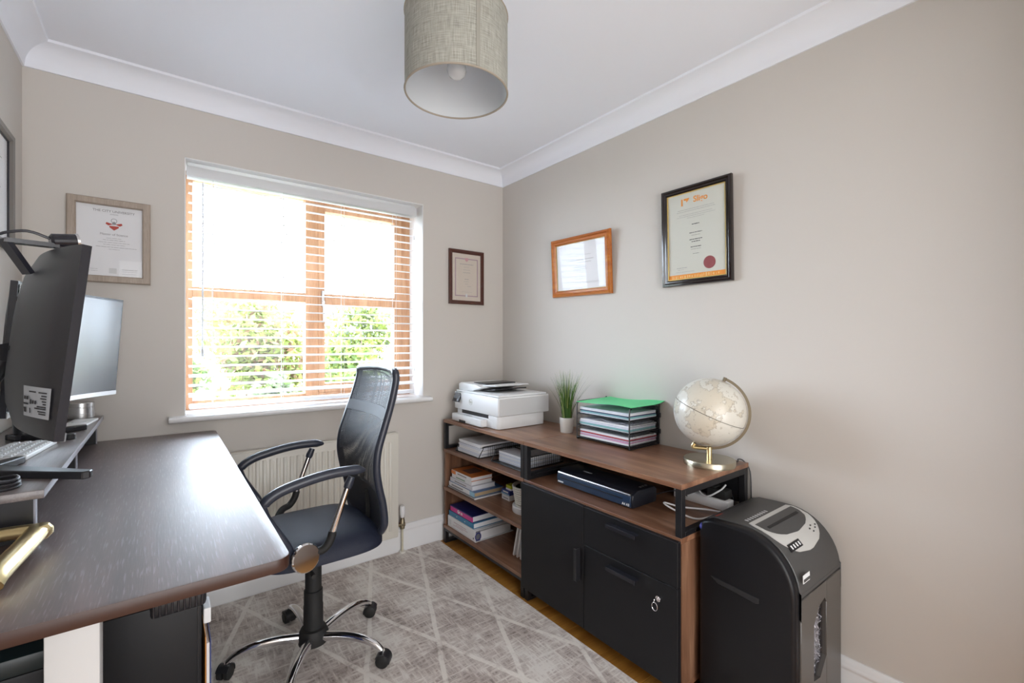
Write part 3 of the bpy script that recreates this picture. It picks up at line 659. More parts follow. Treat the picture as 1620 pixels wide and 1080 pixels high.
# mechanism and seat
bm = B(CX - .12, CX + .09, CY - .075, CY + .075, .425, .470, .012); part('tilt_mechanism', bm, 'rubber', ch, smooth=True)
rows = []; nx, ny = 22, 20
def seat_pt(u, v):
    # u -1..1 front(-x)..back, v -1..1 ; superellipse outline
    k = (abs(u) ** 4 + abs(v) ** 4) ** .25; m_ = max(abs(u), abs(v)); s = m_ / k if k > 0 else 1
    x = CX + .005 + u * s * .225; y_ = CY + v * s * .235
    e = max(0, 1 - (m_) ** 5); z = .478 + .058 * e ** .6 - .012 * max(0, -u - .3) ** 2 + .006 * (abs(v) ** 2) * e
    return Vector((x, y_, z))
top = [[seat_pt(-1 + 2 * i_ / nx, -1 + 2 * j / ny) for j in range(ny + 1)] for i_ in range(nx + 1)]
bm = bmesh.new(); shell(bm, top, lambda i_, j: (0, 0, .462 - top[i_][j].z)); part('seat', bm, 'cfab', ch, smooth=True, angle=60)
# back: S profile (x, z), net front and rear, thick rim
prof = [(-1.150, 1.120), (-1.150, 1.085), (-1.172, 1.0), (-1.205, .90), (-1.226, .83), (-1.232, .76), (-1.222, .69), (-1.205, .62), (-1.196, .55), (-1.196, .49)]
sp_ = smooth_path([(x, 0, z) for x, z in prof], 5)
def halfw(z): 
    t_ = (z - .49) / .63
    return .205 + .018 * math.sin(math.pi * min(1, max(0, t_))) - (.05 * max(0, (.10 - t_) / .10) ** 2)
rim = []
for p in sp_: rim.append(Vector((p.x, CY - halfw(p.z), p.z)))
bot = [Vector((sp_[-1].x, CY - halfw(.49) * q, .487 - .006 * (1 - q * q))) for q in (.6, .2, -.2, -.6)]
topc = [Vector((-1.150 + .022 * (1 - q * q), CY + halfw(1.12) * q, 1.122 + .012 * (1 - q * q))) for q in (.88, .5, 0, -.5, -.88)]
loop = (rim + bot + [Vector((p.x, 2 * CY - p.y, p.z)) for p in reversed(rim)] + topc)
rimprof = [(.016 * math.cos(a), .0125 * math.sin(a)) for a in [2 * math.pi * i_ / 10 for i_ in range(10)]]
bm = bmesh.new(); tube(bm, loop, .0145, 10, closed=True); part('back_rim', bm, 'cplas', ch, smooth=True)
def net(dx, bulge):
    rows = []; uvs = []
    for i_, p in enumerate(sp_):
        r_ = []; u_ = []
        for j in range(13):
            q = -1 + 2 * j / 12; hw = halfw(p.z) - .004
            r_.append(Vector((p.x + dx + bulge * (1 - q * q), CY + hw * q, p.z + (.012 * (1 - q * q) if i_ == 0 else 0)))); u_.append((hw * q, i_ * .0135))
        rows.append(r_); uvs.append(u_)
    b_ = bmesh.new(); grid(b_, rows, uvs); return b_
part('front_net', net(-.012, .030), 'cmesh', ch, smooth=True)
part('rear_net', net(.010, .026), 'cmesh', ch, smooth=True)
low = [[Vector((p.x - .010 + .028 * (1 - q * q), CY + (halfw(p.z) - .006) * q, p.z)) for q in [-1 + j / 6 for j in range(13)]] for p in sp_ if p.z < .66]
bm = bmesh.new(); shell(bm, low, Vector((.018, 0, 0))); part('lower_back_panel', bm, 'cfab', ch, smooth=True)
band = [[Vector((p.x - .014 + .030 * (1 - q * q), CY + (halfw(p.z) - .006) * q, p.z)) for q in [-1 + j / 6 for j in range(13)]] for p in sp_ if .935 < p.z < .985]
bm = bmesh.new(); shell(bm, band, Vector((.004, 0, 0))); part('back_band', bm, 'cmesh', ch, smooth=True)
bm = bmesh.new(); tube(bm, smooth_path([(-1.30, CY, .448), (-1.20, CY, .452), (-1.165, CY, .50), (-1.168, CY, .62)], 5), 1, prof=[(-.03, -.006), (.03, -.006), (.03, .006), (-.03, .006)], up=(0, 1, 0)); part('back_bracket', bm, 'rubber', ch)
# arms
for sg in (-1, 1):
    y_ = CY + sg * .268
    ap = smooth_path([(-1.292, y_, .778), (-1.34, y_, .785), (-1.42, y_, .784), (-1.50, y_, .772), (-1.575, y_, .752), (-1.617, y_, .722), (-1.612, y_, .685), (-1.585, y_, .635), (-1.555, y_, .585), (-1.535, y_ - sg * .02, .54), (-1.52, y_ - sg * .08, .475), (-1.49, y_ - sg * .16, .452)], 6)
    k = len(ap); rr = [max(.3, min(1., (i_ + 2) / 6)) * (1. if i_ < k * .45 else .72) for i_ in range(k)]
    bm = bmesh.new(); tube(bm, ap, [.017 * q for q in rr], 12)
    ar = part('armrest', bm, 'cplas', ch, smooth=True)
    bm = bmesh.new(); tube(bm, [(-1.340, y_, .762), (-1.352, y_, .735), (-1.356, y_, .725)], [.012, .015, .013], 10); part('arm_socket', bm, 'cplas', ar, smooth=True)
    bm = bmesh.new(); tube(bm, [(-1.352, y_, .735), (-1.413, y_, .562)], .0105, 12); part('arm_post', bm, 'chrome', ch, smooth=True, label='chrome arm post')
    bm = bmesh.new(); tube(bm, smooth_path([(-1.405, y_, .585), (-1.414, y_, .556), (-1.435, y_ - sg * .004, .530), (-1.47, y_ - sg * .02, .518), (-1.50, y_ - sg * .06, .47), (-1.48, y_ - sg * .16, .452)], 5), .014, 10); part('arm_elbow', bm, 'rubber', ch, smooth=True)
    # chrome pivot disc, facing outwards
    c = Vector((-1.494, y_ + sg * .006, .520)); nd = Vector((.22, sg * .95, .10)).normalized()
    if sg > 0: continue
    bm = bmesh.new(); tube(bm, [c - nd * .03, c - nd * .004], .038, 24); dh = part('pivot_housing', bm, 'cplas', ch, smooth=True)
    bm = bmesh.new(); tube(bm, [c - nd * .004, c + nd * .004, c + nd * .007], [.047, .047, .0435], 36); part('pivot_disc', bm, 'chrome', dh, smooth=True, angle=25, label='mirror-like chrome disc')
bm = bmesh.new(); tube(bm, [(CX - .05, CY - .06, .445), (CX - .06, CY - .20, .44), (CX - .06, CY - .25, .438)], [.005, .005, .008], 8); part('height_lever', bm, 'rubber', ch)

# ================================================================== SHELF UNIT AND CABINET along the right wall
FX, BX = -.490, -.022                    # front and back of both units
TZ = .760                                # top surface
Y0, Y1, Y2 = -.045, -.836, -1.682
def metal_ends(root, ya, yb, zlo, zhi):
    """black square-tube end frames"""
    for yy in (ya, yb):
        s = 1 if yy == yb else -1
        y_a, y_b = (yy, yy + .024) if s > 0 else (yy - .024, yy)
        for x in (FX + .002, BX - .026):
            part('post', B(x, x + .024, y_a, y_b, zlo, zhi, .001, 1), 'black', root)
        part('end_rail', B(FX + .026, BX - .026, y_a, y_b, zhi - .024, zhi, .001, 1), 'black', root)
        part('end_rail', B(FX + .026, BX - .026, y_a, y_b, zlo, zlo + .018, .001, 1), 'black', root)
su = thing('open_shelf_unit', 'walnut open shelf unit on a black metal frame in the room corner', 'shelf unit', (-.256, -.44, 0))
part('top_board', B(FX, BX, Y1 + .001, Y0, TZ - .018, TZ, .001, 1), 'walnut', su)
metal_ends(su, Y0, Y1 + .002, .58, TZ - .018)
for z in (.580, .345, .110):
    part('shelf_board', B(FX, BX, Y1 + .002, Y0, z - .018, z, .001, 1), 'walnut', su)
for yy in (Y0 - .018, Y1 + .002):
    for a, b in ((.110, .327), (.345, .562)):
        part('side_panel', B(FX + .008, BX, yy, yy + .018, a, b), 'walnutz', su)
part('back_panel', B(BX - .008, BX, Y1 + .021, Y0 - .019, .110, .562), 'black', su)
part('back_rail', B(BX - .024, BX, Y1 + .03, Y0 - .03, .60, .62), 'black', su)
for yy in (Y0 - .024, Y1 + .002):
    for x in (FX + .002, BX - .026): part('leg', B(x, x + .024, yy, yy + .024, 0, .092, .001, 1), 'black', su)
    part('foot_rail', B(FX + .026, BX - .026, yy, yy + .024, 0, .016), 'black', su)
part('front_rail', B(FX + .002, FX + .022, Y1 + .026, Y0 - .024, .076, .092), 'black', su)

cb = thing('filing_cabinet', 'walnut cabinet with black door and two drawers below an open bay', 'cabinet', (-.256, -1.26, 0))
part('top_board', B(FX, BX, Y2, Y1 - .001, TZ - .018, TZ, .001, 1), 'walnut', cb)
metal_ends(cb, Y1 - .002, Y2 + .002, .578, TZ - .018)
part('bay_floor', B(FX, BX, Y2 + .002, Y1 - .002, .560, .578, .001, 1), 'walnut', cb)
part('end_panel', B(FX + .004, BX, Y2 + .002, Y2 + .020, .080, .560), 'walnutz', cb)
part('end_panel', B(FX + .004, BX, Y1 - .020, Y1 - .002, .080, .560), 'walnutz', cb)
part('base_board', B(FX + .004, BX, Y2 + .002, Y1 - .002, .062, .080), 'walnut', cb)
part('back_panel', B(BX - .008, BX, Y2 + .021, Y1 - .021, .081, .559), 'black', cb)
part('bay_back', B(BX - .020, BX, Y2 + .03, Y1 - .03, .60, .72), 'black', cb)
part('partition', B(FX + .006, BX - .01, -1.258, -1.242, .081, .559), 'walnutz', cb)
fx0 = FX - .018
d1 = part('door', B(fx0, FX + .002, -1.2475, Y1 - .004, .068, .568, .0015, 1), 'door', cb)
part('door_handle', (lambda b: (box(b, fx0 - .022, fx0, -1.232, -1.226, .262, .392, .001, 1), box(b, fx0 - .026, fx0 - .020, -1.232, -1.216, .262, .392, .001, 1), b)[2])(bmesh.new()), 'plastic', d1)
for z0, z1, hz in ((.4145, .568, .543), (.068, .4125, .381)):
    d = part('drawer_front', B(fx0, FX + .002, Y2 + .004, -1.2505, z0, z1, .0015, 1), 'door', cb)
    part('drawer_handle', (lambda b: (box(b, fx0 - .022, fx0, -1.522, -1.384, hz - .003, hz + .003, .001, 1), box(b, fx0 - .026, fx0 - .020, -1.522, -1.384, hz - .012, hz + .003, .001, 1), b)[2])(bmesh.new()), 'edgeb', d)
lk = part('drawer_lock', (lambda b: (tube(b, [(fx0 + .001, -1.605, .352), (fx0 - .006, -1.605, .352)], .010, 16), b)[1])(bmesh.new()), 'chrome', d, smooth=True)
bm = bmesh.new(); box(bm, fx0 - .028, fx0 - .006, -1.6065, -1.6035, .346, .358, .0008, 1); tube(bm, [(fx0 - .024, -1.605 + .011 * math.sin(a), .332 + .014 * math.cos(a)) for a in [2 * math.pi * i_ / 18 for i_ in range(18)]], .0012, 6, closed=True); part('key_ring', bm, 'chrome', d, smooth=True)
for yy in (Y1 - .028, Y2 + .006):
    for x in (FX + .004, BX - .028): part('leg', B(x, x + .024, yy, yy + .024, 0, .062, .001, 1), 'black', cb)
    part('foot_rail', B(FX + .028, BX - .028, yy, yy + .024, 0, .014), 'black', cb)
# screws on the lower end rail of the bay (visible from the camera)
for x in (-.40, -.12): part('screw', B(x - .004, x + .004, Y2 + .0005, Y2 + .002, .583, .591), 'chrome', cb)

# ------------------------------------------------------------------ printer
pr = thing('printer', 'white all-in-one printer with a small touch screen on the shelf unit', 'printer', (-.27, -.325, TZ))
px0, px1, py0, py1 = -.445, -.085, -.560, -.096
Z = TZ
bm = bmesh.new(); prism(bm, rrect(px0 + .012, px1 - .012, py0 + .012, py1 - .012, .02, 4), 'z', Z + .002, Z + .072, .004, 2); part('lower_body', bm, 'printer', pr, smooth=True)
bm = bmesh.new(); prism(bm, rrect(px0 + .004, px1 + .010, py0, py1, .008, 3), 'z', Z + .074, Z + .176, .004, 2); ub = part('upper_body', bm, 'printer', pr, smooth=True)
part('side_panel', B(px0 + .012, px1 + .006, py0 - .002, py0 + .002, Z + .076, Z + .168, .001), 'printerg', pr)
part('output_slot', B(px0 + .0115, px0 + .02, -.455, -.175, Z + .052, Z + .078), 'plastic', pr)
bm = bmesh.new(); prism(bm, rrect(px0 - .024, px0 + .02, -.440, -.108, .012, 4), 'z', Z + .004, Z + .046, .004, 2); tr_ = part('paper_tray', bm, 'printer', pr, smooth=True)
part('tray_grip', B(px0 - .026, px0 - .022, -.27, -.20, Z + .0045, Z + .018, .001), 'plastic', tr_)
part('paper_guide', B(px0 - .018, px0 + .006, -.30, -.24, Z + .046, Z + .050, .001), 'printerg', tr_)
bm = bmesh.new(); box(bm, px0 + .012, px1 - .002, py0 + .010, py1 - .01, Z + .177, Z + .186, .003); part('scanner_lid', bm, 'printer', pr, smooth=True)
bm = bmesh.new(); prism(bm, [(-.104, Z + .186), (-.104, Z + .222), (-.13, Z + .232), (-.30, Z + .226), (-.36, Z + .214), (-.30, Z + .200), (-.26, Z + .187)], 'x', px0 + .03, px1 - .03, .004, 2); part('document_feeder', bm, 'printer', pr, smooth=True)
bm = bmesh.new(); prism(bm, [(-.24, Z + .224), (-.44, Z + .231), (-.45, Z + .226), (-.25, Z + .216)], 'x', px0 + .07, px1 - .05, .001, 1); part('feeder_tray', bm, 'printer', pr)
part('feeder_slot', B(px0 + .08, px1 - .06, -.33, -.20, Z + .2275, Z + .2335), 'plastic', pr)
bm = bmesh.new(); prism(bm, [(-.27, Z + .189), (-.43, Z + .210), (-.43, Z + .203), (-.30, Z + .187)], 'x', px0 + .075, px1 - .055); part('eject_slot', bm, 'plastic', pr)
rt = Matrix.Translation((px0 + .002, -.140, Z + .146)) @ Matrix.Rotation(R(24), 4, 'Y')
bm = bmesh.new(); box(bm, -.008, .006, -.034, .034, -.032, .032, .003, 2, rt); sc_ = part('touch_screen', bm, 'edgeb', pr, smooth=True)
bm = bmesh.new(); box(bm, -.0092, -.0080, -.027, .027, -.014, .025, 0, 2, rt); part('display', bm, pm('grey_display', (.16, .17, .19), .2), sc_)
part('screen_mount', B(px0 - .005, px0 + .006, -.166, -.101, Z + .112, Z + .150, .003), 'printerg', pr)
M['logo'] = pm('pale_logo', (.55, .55, .50), .4)
def wall_text(s, size, pos, face, **k):
    """upright lettering; face: 'x-' (reads on a face looking to -x), 'y-' (looking to -y)"""
    b = text_bm(s, size, **k)
    m_ = Matrix(((1, 0, 0, 0), (0, 0, -1, 0), (0, 1, 0, 0), (0, 0, 0, 1)))       # text plane -> xz, facing -y
    if face == 'x-': m_ = Matrix.Rotation(R(-90), 4, 'Z') @ m_
    b.transform(Matrix.Translation(pos) @ m_); return b
bm = bmesh.new(); cl = (px0 + .0032, -.285, Z + .128)
tube(bm, [(cl[0], cl[1] + .017 * math.cos(a), cl[2] + .017 * math.sin(a)) for a in [2 * math.pi * i_ / 28 for i_ in range(28)]], .0012, 6, closed=True)
merge(bm, wall_text('hp', .022, (cl[0], cl[1], cl[2] + .001), 'x-', ext=.0006, bold=.0004)); part('round_logo', bm, 'logo', pr)
# ------------------------------------------------------------------ grass plant
gp = thing('potted_grass', 'artificial grass tuft in a small white pot between printer and letter tray', 'plant', (-.165, -.800, TZ))
bm = bmesh.new(); lathe(bm, [(0, 0), (.032, 0), (.0335, .002), (.0375, .078), (.036, .079), (.0345, .072), (0, .070)], 32); part('pot', bm, pm('matt_white_pot', (.74, .72, .68), .5), gp, world=False, smooth=True)
bm = bmesh.new(); lathe(bm, [(0, .0705), (.034, .0705), (.0345, .0722), (0, .074)], 20); part('soil', bm, pm('soil', (.05, .03, .02), .9), gp, world=False)
GR = [pm('grass_green', (.06, .15, .02), .5), pm('grass_pale', (.26, .32, .09), .5), pm('grass_dark', (.035, .085, .02), .5)]
rg_ = random.Random(3)
for k in range(110):
    a = rg_.uniform(0, 6.283); r0 = .026 * rg_.random() ** .5; ln = rg_.uniform(.185, .265); out = rg_.uniform(.02, .42) * (.4 + r0 / .026); w_ = rg_.uniform(.0018, .0032)
    d = Vector((math.cos(a), math.sin(a), 0)); b0 = d * r0 + Vector((0, 0, .072)); s = Vector((-d.y, d.x, 0)); nseg = 4; L_ = []; R_ = []
    q = bmesh.new(); pv = None
    for i_ in range(nseg + 1):
        u = i_ / nseg; c = b0 + d * (out * ln * u ** 1.7) + Vector((0, 0, ln * u * (1 - .10 * out * u))); ww = w_ * (1 - u * .92)
        tri = [q.verts.new(c + s * ww), q.verts.new(c - s * ww), q.verts.new(c - d * ww * .8)]
        if pv:
            for e1_, e2_ in ((0, 1), (1, 2), (2, 0)): q.faces.new((pv[e1_], pv[e2_], tri[e2_], tri[e1_]))
        pv = tri
    part('grass_blade', q, GR[0 if k % 5 < 3 else (1 if k % 5 == 3 else 2)], gp, world=False)
# ------------------------------------------------------------------ letter-tray tower with papers
OX0, OX1, OY0, OY1 = -.238, -.020, -1.268, -.948
ot = thing('letter_tray_tower', 'black wire letter tray tower full of papers on the cabinet', 'letter tray', (-.13, -1.108, TZ))
lev = (TZ + .012, TZ + .070, TZ + .128)
for z in lev:
    bm = bmesh.new()
    tube(bm, [(OX0, OY0, z), (OX1, OY0, z), (OX1, OY1, z), (OX0, OY1, z)], .0022, 6, closed=True)
    for k in range(1, 10): tube(bm, [(OX0, OY0 + (OY1 - OY0) * k / 10, z), (OX1, OY0 + (OY1 - OY0) * k / 10, z)], .0011, 5)
    part('tray_wire', bm, 'black', ot)
    part('tray_base', B(OX0 + .003, OX1 - .003, OY0 + .003, OY1 - .003, z - .0035, z - .0012), 'black', ot)
for yy in (OY0, OY1):
    bm = bmesh.new()
    tube(bm, smooth_path([(OX0, yy, TZ + .003), (OX0, yy, TZ + .16), (OX0 + .012, yy, TZ + .181), (OX0 + .03, yy, TZ + .186), (OX1 - .02, yy, TZ + .186), (OX1, yy, TZ + .18), (OX1, yy, TZ + .003)], 4), .003, 7)
    tube(bm, [(OX0, yy, TZ + .003), (OX1, yy, TZ + .003)], .003, 7)
    part('side_wire', bm, 'black', ot, smooth=True)
    t_ = bmesh.new()
    for k in range(1, 22): tube(t_, [(OX0 + (OX1 - OX0) * k / 22, yy, TZ + .003), (OX0 + (OX1 - OX0) * k / 22, yy, TZ + (.128 if k < 21 else .16))], .0009, 4)
    for z in [TZ + .02 * q for q in range(1, 7)]: tube(t_, [(OX0, yy, z), (OX1, yy, z)], .0009, 4)
    part('side_net', t_, 'black', ot)
part('back_plate', B(OX1 - .002, OX1 + .001, OY0 + .002, OY1 - .002, TZ + .004, TZ + .176), 'black', ot)
for z in (TZ + .05, TZ + .125): part('link_clip', B(OX1 - .004, OX1 + .004, OY0 - .008, OY0 + .004, z, z + .022, .001, 1), 'black', ot)
def sheets(x0, x1, y0, y1, z, n, thick, jit, mats, labelf, group, name='paper_bundle', seed=1):
    rn = random.Random(seed)
    for k in range(n):
        dx, dy, a = rn.uniform(-jit, jit), rn.uniform(-jit, jit), rn.uniform(-.02, .02); t_ = thick * rn.uniform(.6, 1.3)
        cx_, cy_ = (x0 + x1) / 2 + dx, (y0 + y1) / 2 + dy
        mt_ = Matrix.Translation((cx_, cy_, 0)) @ Matrix.Rotation(a, 4, 'Z')
        bm = bmesh.new(); box(bm, -(x1 - x0) / 2, (x1 - x0) / 2, -(y1 - y0) / 2, (y1 - y0) / 2, z, z + t_ * .93, 0, 1, mt_)
        solo(name, bm, mats[k % len(mats)], labelf(k, n), 'paper', group); z += t_
    return z
pk = pm('pink_file', (.62, .33, .50), .7); rb = pm('red_binding', (.45, .05, .08), .5); teal = pm('teal_file', (.22, .45, .46), .6); dkb = pm('dark_blue_file', (.03, .045, .12), .5)
ordn = ['lowest', 'second', 'third', 'fourth', 'fifth', 'sixth', 'seventh']
tn_ = ['bottom', 'middle', 'top']
for li, (z, ms) in enumerate(zip(lev, (['paper', pk, 'paper2', rb, 'paper'], ['paper', teal, 'paper2', 'paper'], ['paper2', teal, dkb, 'paper', 'paper2']))):
    nmats = len(ms); col_ = {'paper': 'white', 'paper2': 'bluish white'}
    def lf(k, n, li=li, ms=ms):
        c_ = ms[k]; cn = col_.get(c_) or c_.name.replace('_', ' ')
        return '%s sheets, %s in the %s tray of the letter tower' % (cn, ordn[k] + ' layer' if k else 'lowest layer', tn_[li])
    sheets(OX0 + .010, OX1 - .008, OY0 + .010, OY1 - .012, z + .0025, nmats, .0075, .003, ms, lf, 'papers in the letter tray tower', seed=li + 5)
# comb-bound teeth on the red binding
# draped white sheet, peaked in the middle tray
rows = [[Vector((OX0 + .012 + .19 * i_ / 6, OY0 + .015 + .28 * j / 16, lev[1] + .0345 + .010 * max(0, 1 - abs(j - 9) / 3.5) * (1 - i_ / 8) + .007 * max(0, 1 - abs(j - 2) / 3))) for j in range(17)] for i_ in range(7)]
bm = bmesh.new(); shell(bm, rows, Vector((0, 0, .0012))); solo('rumpled_sheet', bm, 'paper2', 'rumpled white sheet with a raised peak in the middle tray', 'paper')
rows = [[Vector((OX0 - .012 + .262 * i_ / 6, OY0 - .018 + .33 * j / 14, TZ + .1905 + .0035 * math.sin(j * .45) + .014 * (max(0, i_ - 4) / 2) ** 2 * max(0, 1 - j / 6) - .006 * (1 - i_ / 6) * max(0, j - 10) / 4)) for j in range(15)] for i_ in range(7)]
bm = bmesh.new(); shell(bm, rows, Vector((0, 0, .0018))); solo('green_folder', bm, pm('bright_green_card', (.12, .72, .30), .5), 'bright green card folder lying on top of the letter tray tower', 'folder', smooth=True)
# ------------------------------------------------------------------ globe
gx, gy, gz, gr = -.170, -1.600, .966, .132
gl = thing('desk_globe', 'cream antique-style globe on a brass stand at the end of the cabinet', 'globe', (gx, gy, TZ))
def globe_mat():
    m, nt, b = new_mat('cream_globe_map'); L = nt.links.new; sset(b, Roughness=.32, Coat_Weight=.25)
    tc = N(nt, 'ShaderNodeTexCoord'); o_ = tc.outputs['Object']
    def nz(s, d): 
        n_ = N(nt, 'ShaderNodeTexNoise'); n_.inputs['Scale'].default_value = s; n_.inputs['Detail'].default_value = d; n_.inputs['Roughness'].default_value = .6; L(o_, n_.inputs['Vector']); return n_.outputs['Fac']
    n1 = nz(7.5, 5); r = N(nt, 'ShaderNodeValToRGB'); e = r.color_ramp.elements
    sea, land, coast, tan = (.70, .68, .61), (.63, .58, .48), (.42, .38, .31), (.60, .46, .26)
    e[0].position = .40; e[0].color = (*sea, 1); e[1].position = .80; e[1].color = (*tan, 1)
    for p, c in ((.515, sea), (.525, coast), (.537, land), (.66, land)): q = e.new(p); q.color = (*c, 1)
    L(n1, r.inputs[0])
    n2 = nz(46, 3); r2 = N(nt, 'ShaderNodeValToRGB'); r2.color_ramp.elements[0].position = .60; r2.color_ramp.elements[0].color = (1, 1, 1, 1); r2.color_ramp.elements[1].position = .68; r2.color_ramp.elements[1].color = (.55, .52, .47, 1)
    L(n2, r2.inputs[0]); mx = N(nt, 'ShaderNodeMix', data_type='RGBA', blend_type='MULTIPLY'); mx.inputs[0].default_value = .55; L(r.outputs[0], mx.inputs[6]); L(r2.outputs[0], mx.inputs[7])
    L(mx.outputs[2], b.inputs['Base Color']); return m
ld = Vector((.488, -.873, 0)); axv = (Vector((0, 0, 1)) * math.cos(R(23)) + ld * math.sin(R(23))).normalized()
q = bmesh.new(); bmesh.ops.create_uvsphere(q, u_segments=48, v_segments=28, radius=gr); q.transform(Matrix.Translation((gx, gy, gz))); part('ball', q, globe_mat(), gl, smooth=True)
C0 = Vector((gx, gy, gz)); e1_ = axv.orthogonal().normalized(); e2_ = axv.cross(e1_)
bm = bmesh.new(); tube(bm, [C0 + (e1_ * math.cos(a) + e2_ * math.sin(a)) * (gr + .0002) for a in [2 * math.pi * i_ / 72 for i_ in range(72)]], .0009, 5, closed=True); part('equator_line', bm, pm('dark_brown_line', (.06, .045, .03), .5), gl)
sd = (ld - axv * ld.dot(axv)).normalized()
bm = bmesh.new(); tube(bm, [C0 + (axv * math.cos(a) + sd * math.sin(a)) * (gr + .010) for a in [R(-2 + 184 * i_ / 40) for i_ in range(41)]], 1, prof=[(-.005, -.0022), (.005, -.0022), (.005, .0022), (-.005, .0022)], up=tuple(axv.cross(sd))); part('meridian_arm', bm, pm('dark_bronze', (.20, .17, .12), .3, .9), gl, smooth=True)
bm = bmesh.new()
for s in (1, -1): tube(bm, [C0 + axv * s * (gr - .002), C0 + axv * s * (gr + .016)], .0065, 10)
part('axis_pin', bm, pm('dark_bronze_pin', (.16, .13, .09), .35, .9), gl, smooth=True)
bp_ = C0 - axv * (gr + .013)
bm = bmesh.new(); tube(bm, smooth_path([bp_ + axv * .006, bp_ - axv * .006 + Vector((0, 0, -.004)), Vector((gx - .02 * ld.x, gy - .02 * ld.y, TZ + .062)), Vector((gx, gy, TZ + .060))], 4), .0075, 10); part('bracket_arm', bm, 'gold', gl, smooth=True)
bm = bmesh.new(); lathe(bm, [(0, .022), (.010, .022), (.010, .068), (.008, .070), (0, .070)], 20, (gx, gy, TZ)); part('stem', bm, 'gold', gl, smooth=True)
bm = bmesh.new(); lathe(bm, [(0, .0005), (.094, .0005), (.094, .003), (.0955, .004), (.0955, .021), (.0935, .0235), (0, .0235)], 56, (gx, gy, TZ)); part('base', bm, 'brass', gl, smooth=True)
bm = bmesh.new(); tube(bm, smooth_path([(gx + .085, gy - .045, TZ + .006), (gx + .115, gy - .055, TZ + .004), (gx + .128, gy - .050, TZ + .010), (gx + .152, gy - .06, TZ + .002), (gx + .162, gy - .082, TZ - .04), (gx + .163, gy - .085, TZ - .16)], 5), .0022, 6); part('power_lead', bm, 'cable', gl, smooth=True)
# ------------------------------------------------------------------ laminator in the open bay
BZ = .578
lm = thing('laminator', 'dark blue-black laminator in the open bay of the cabinet', 'laminator', (-.31, -1.198, BZ))
M['lamb'] = pm('laminator_blue_black', (.02, .042, .09), .3); M['lamt'] = pm('laminator_top', (.016, .018, .026), .32)
bm = bmesh.new(); prism(bm, [(-.402, BZ + .003), (-.250, BZ + .003), (-.245, BZ + .055), (-.262, BZ + .068), (-.372, BZ + .070), (-.404, BZ + .056), (-.408, BZ + .03)], 'y', -1.415, -.982, .005, 2); lb_ = part('body', bm, 'lamt', lm, smooth=True)
bm = bmesh.new(); prism(bm, [(-.4095, BZ + .008), (-.405, BZ + .008), (-.4045, BZ + .052), (-.409, BZ + .050), (-.412, BZ + .03)], 'y', -1.408, -.989, .001, 1); part('front_face', bm, 'lamb', lm)
part('feed_slot', B(-.4135, -.409, -1.370, -1.010, BZ + .034, BZ + .038), 'plastic', lm)
bm = bmesh.new(); tube(bm, [(-.404, -1.405, BZ + .056), (-.404, -.992, BZ + .056)], .0045, 8); part('front_trim', bm, 'steel', lm, smooth=True)
part('top_print', B(-.345, -.335, -1.14, -1.09, BZ + .0700, BZ + .0706), 'printerg', lm)
bm = B(-.4130, -.4110, -1.030, -.996, BZ + .014, BZ + .020); merge(bm, wall_text('A4 A3', .014, (-.4125, -1.386, BZ + .017), 'x-', ext=.0004, bold=.0003)); part('front_print', bm, 'printer', lm)
for k in range(3): part('control_key', B(-.33 + .018 * k, -.32 + .018 * k, -1.395, -1.385, BZ + .0695, BZ + .0715, .0005, 1), 'steel', lm)
bm = bmesh.new(); tube(bm, smooth_path([(-.25, -1.41, BZ + .03), (-.20, -1.45, BZ + .045), (-.165, -1.475, BZ + .04), (-.1375, -1.485, BZ + .02)], 6), .0022, 6); part('mains_lead', bm, 'cable', lm, smooth=True)
# cable tidy box under the cabinet top, power strip, cables
ps = thing('power_strip', 'white power strip with a black plug in the open end of the cabinet bay', 'power strip', (-.11, -1.56, BZ))
part('strip_body', B(-.135, -.085, -1.655, -1.42, BZ + .0002, BZ + .040, .004), 'printer', ps, smooth=True)
bk = part('black_plug', B(-.130, -.075, -1.645, -1.565, BZ + .0402, BZ + .078, .008), 'rubber', ps, smooth=True)
part('plug_face', B(-.125, -.08, -1.60, -1.57, BZ + .0775, BZ + .086, .004), 'rubber', bk, smooth=True)
for yy in (-1.46, -1.52): part('socket', B(-.122, -.098, yy - .012, yy + .012, BZ + .040, BZ + .0415, .0008, 1), 'printerg', ps)
bm = bmesh.new(); tube(bm, smooth_path([(-.11, -1.50, BZ + .075), (-.15, -1.57, BZ + .045), (-.13, -1.62, BZ + .075), (-.10, -1.63, BZ + .095)], 6), .0032, 6); part('white_lead', bm, 'cord', ps, smooth=True)
bm = bmesh.new(); tube(bm, smooth_path([(-.20, -1.645, BZ + .004), (-.30, -1.62, BZ + .005), (-.34, -1.55, BZ + .030), (-.33, -1.505, BZ + .040), (-.27, -1.54, BZ + .020), (-.20, -1.60, BZ + .012), (-.16, -1.640, BZ + .006)], 7), .0034, 7)
solo('white_cable_loop', bm, 'cord', 'loop of white cable lying in front of the power strip', 'cable', smooth=True)
bm = bmesh.new(); tube(bm, smooth_path([(-.08, -1.60, BZ + .05), (-.06, -1.63, BZ + .055), (-.058, -1.640, BZ + .02), (-.060, -1.644, BZ + .004)], 6), .0022, 6); solo('thin_black_lead', bm, 'cable', 'thin black lead curving down behind the power strip', 'cable', smooth=True)

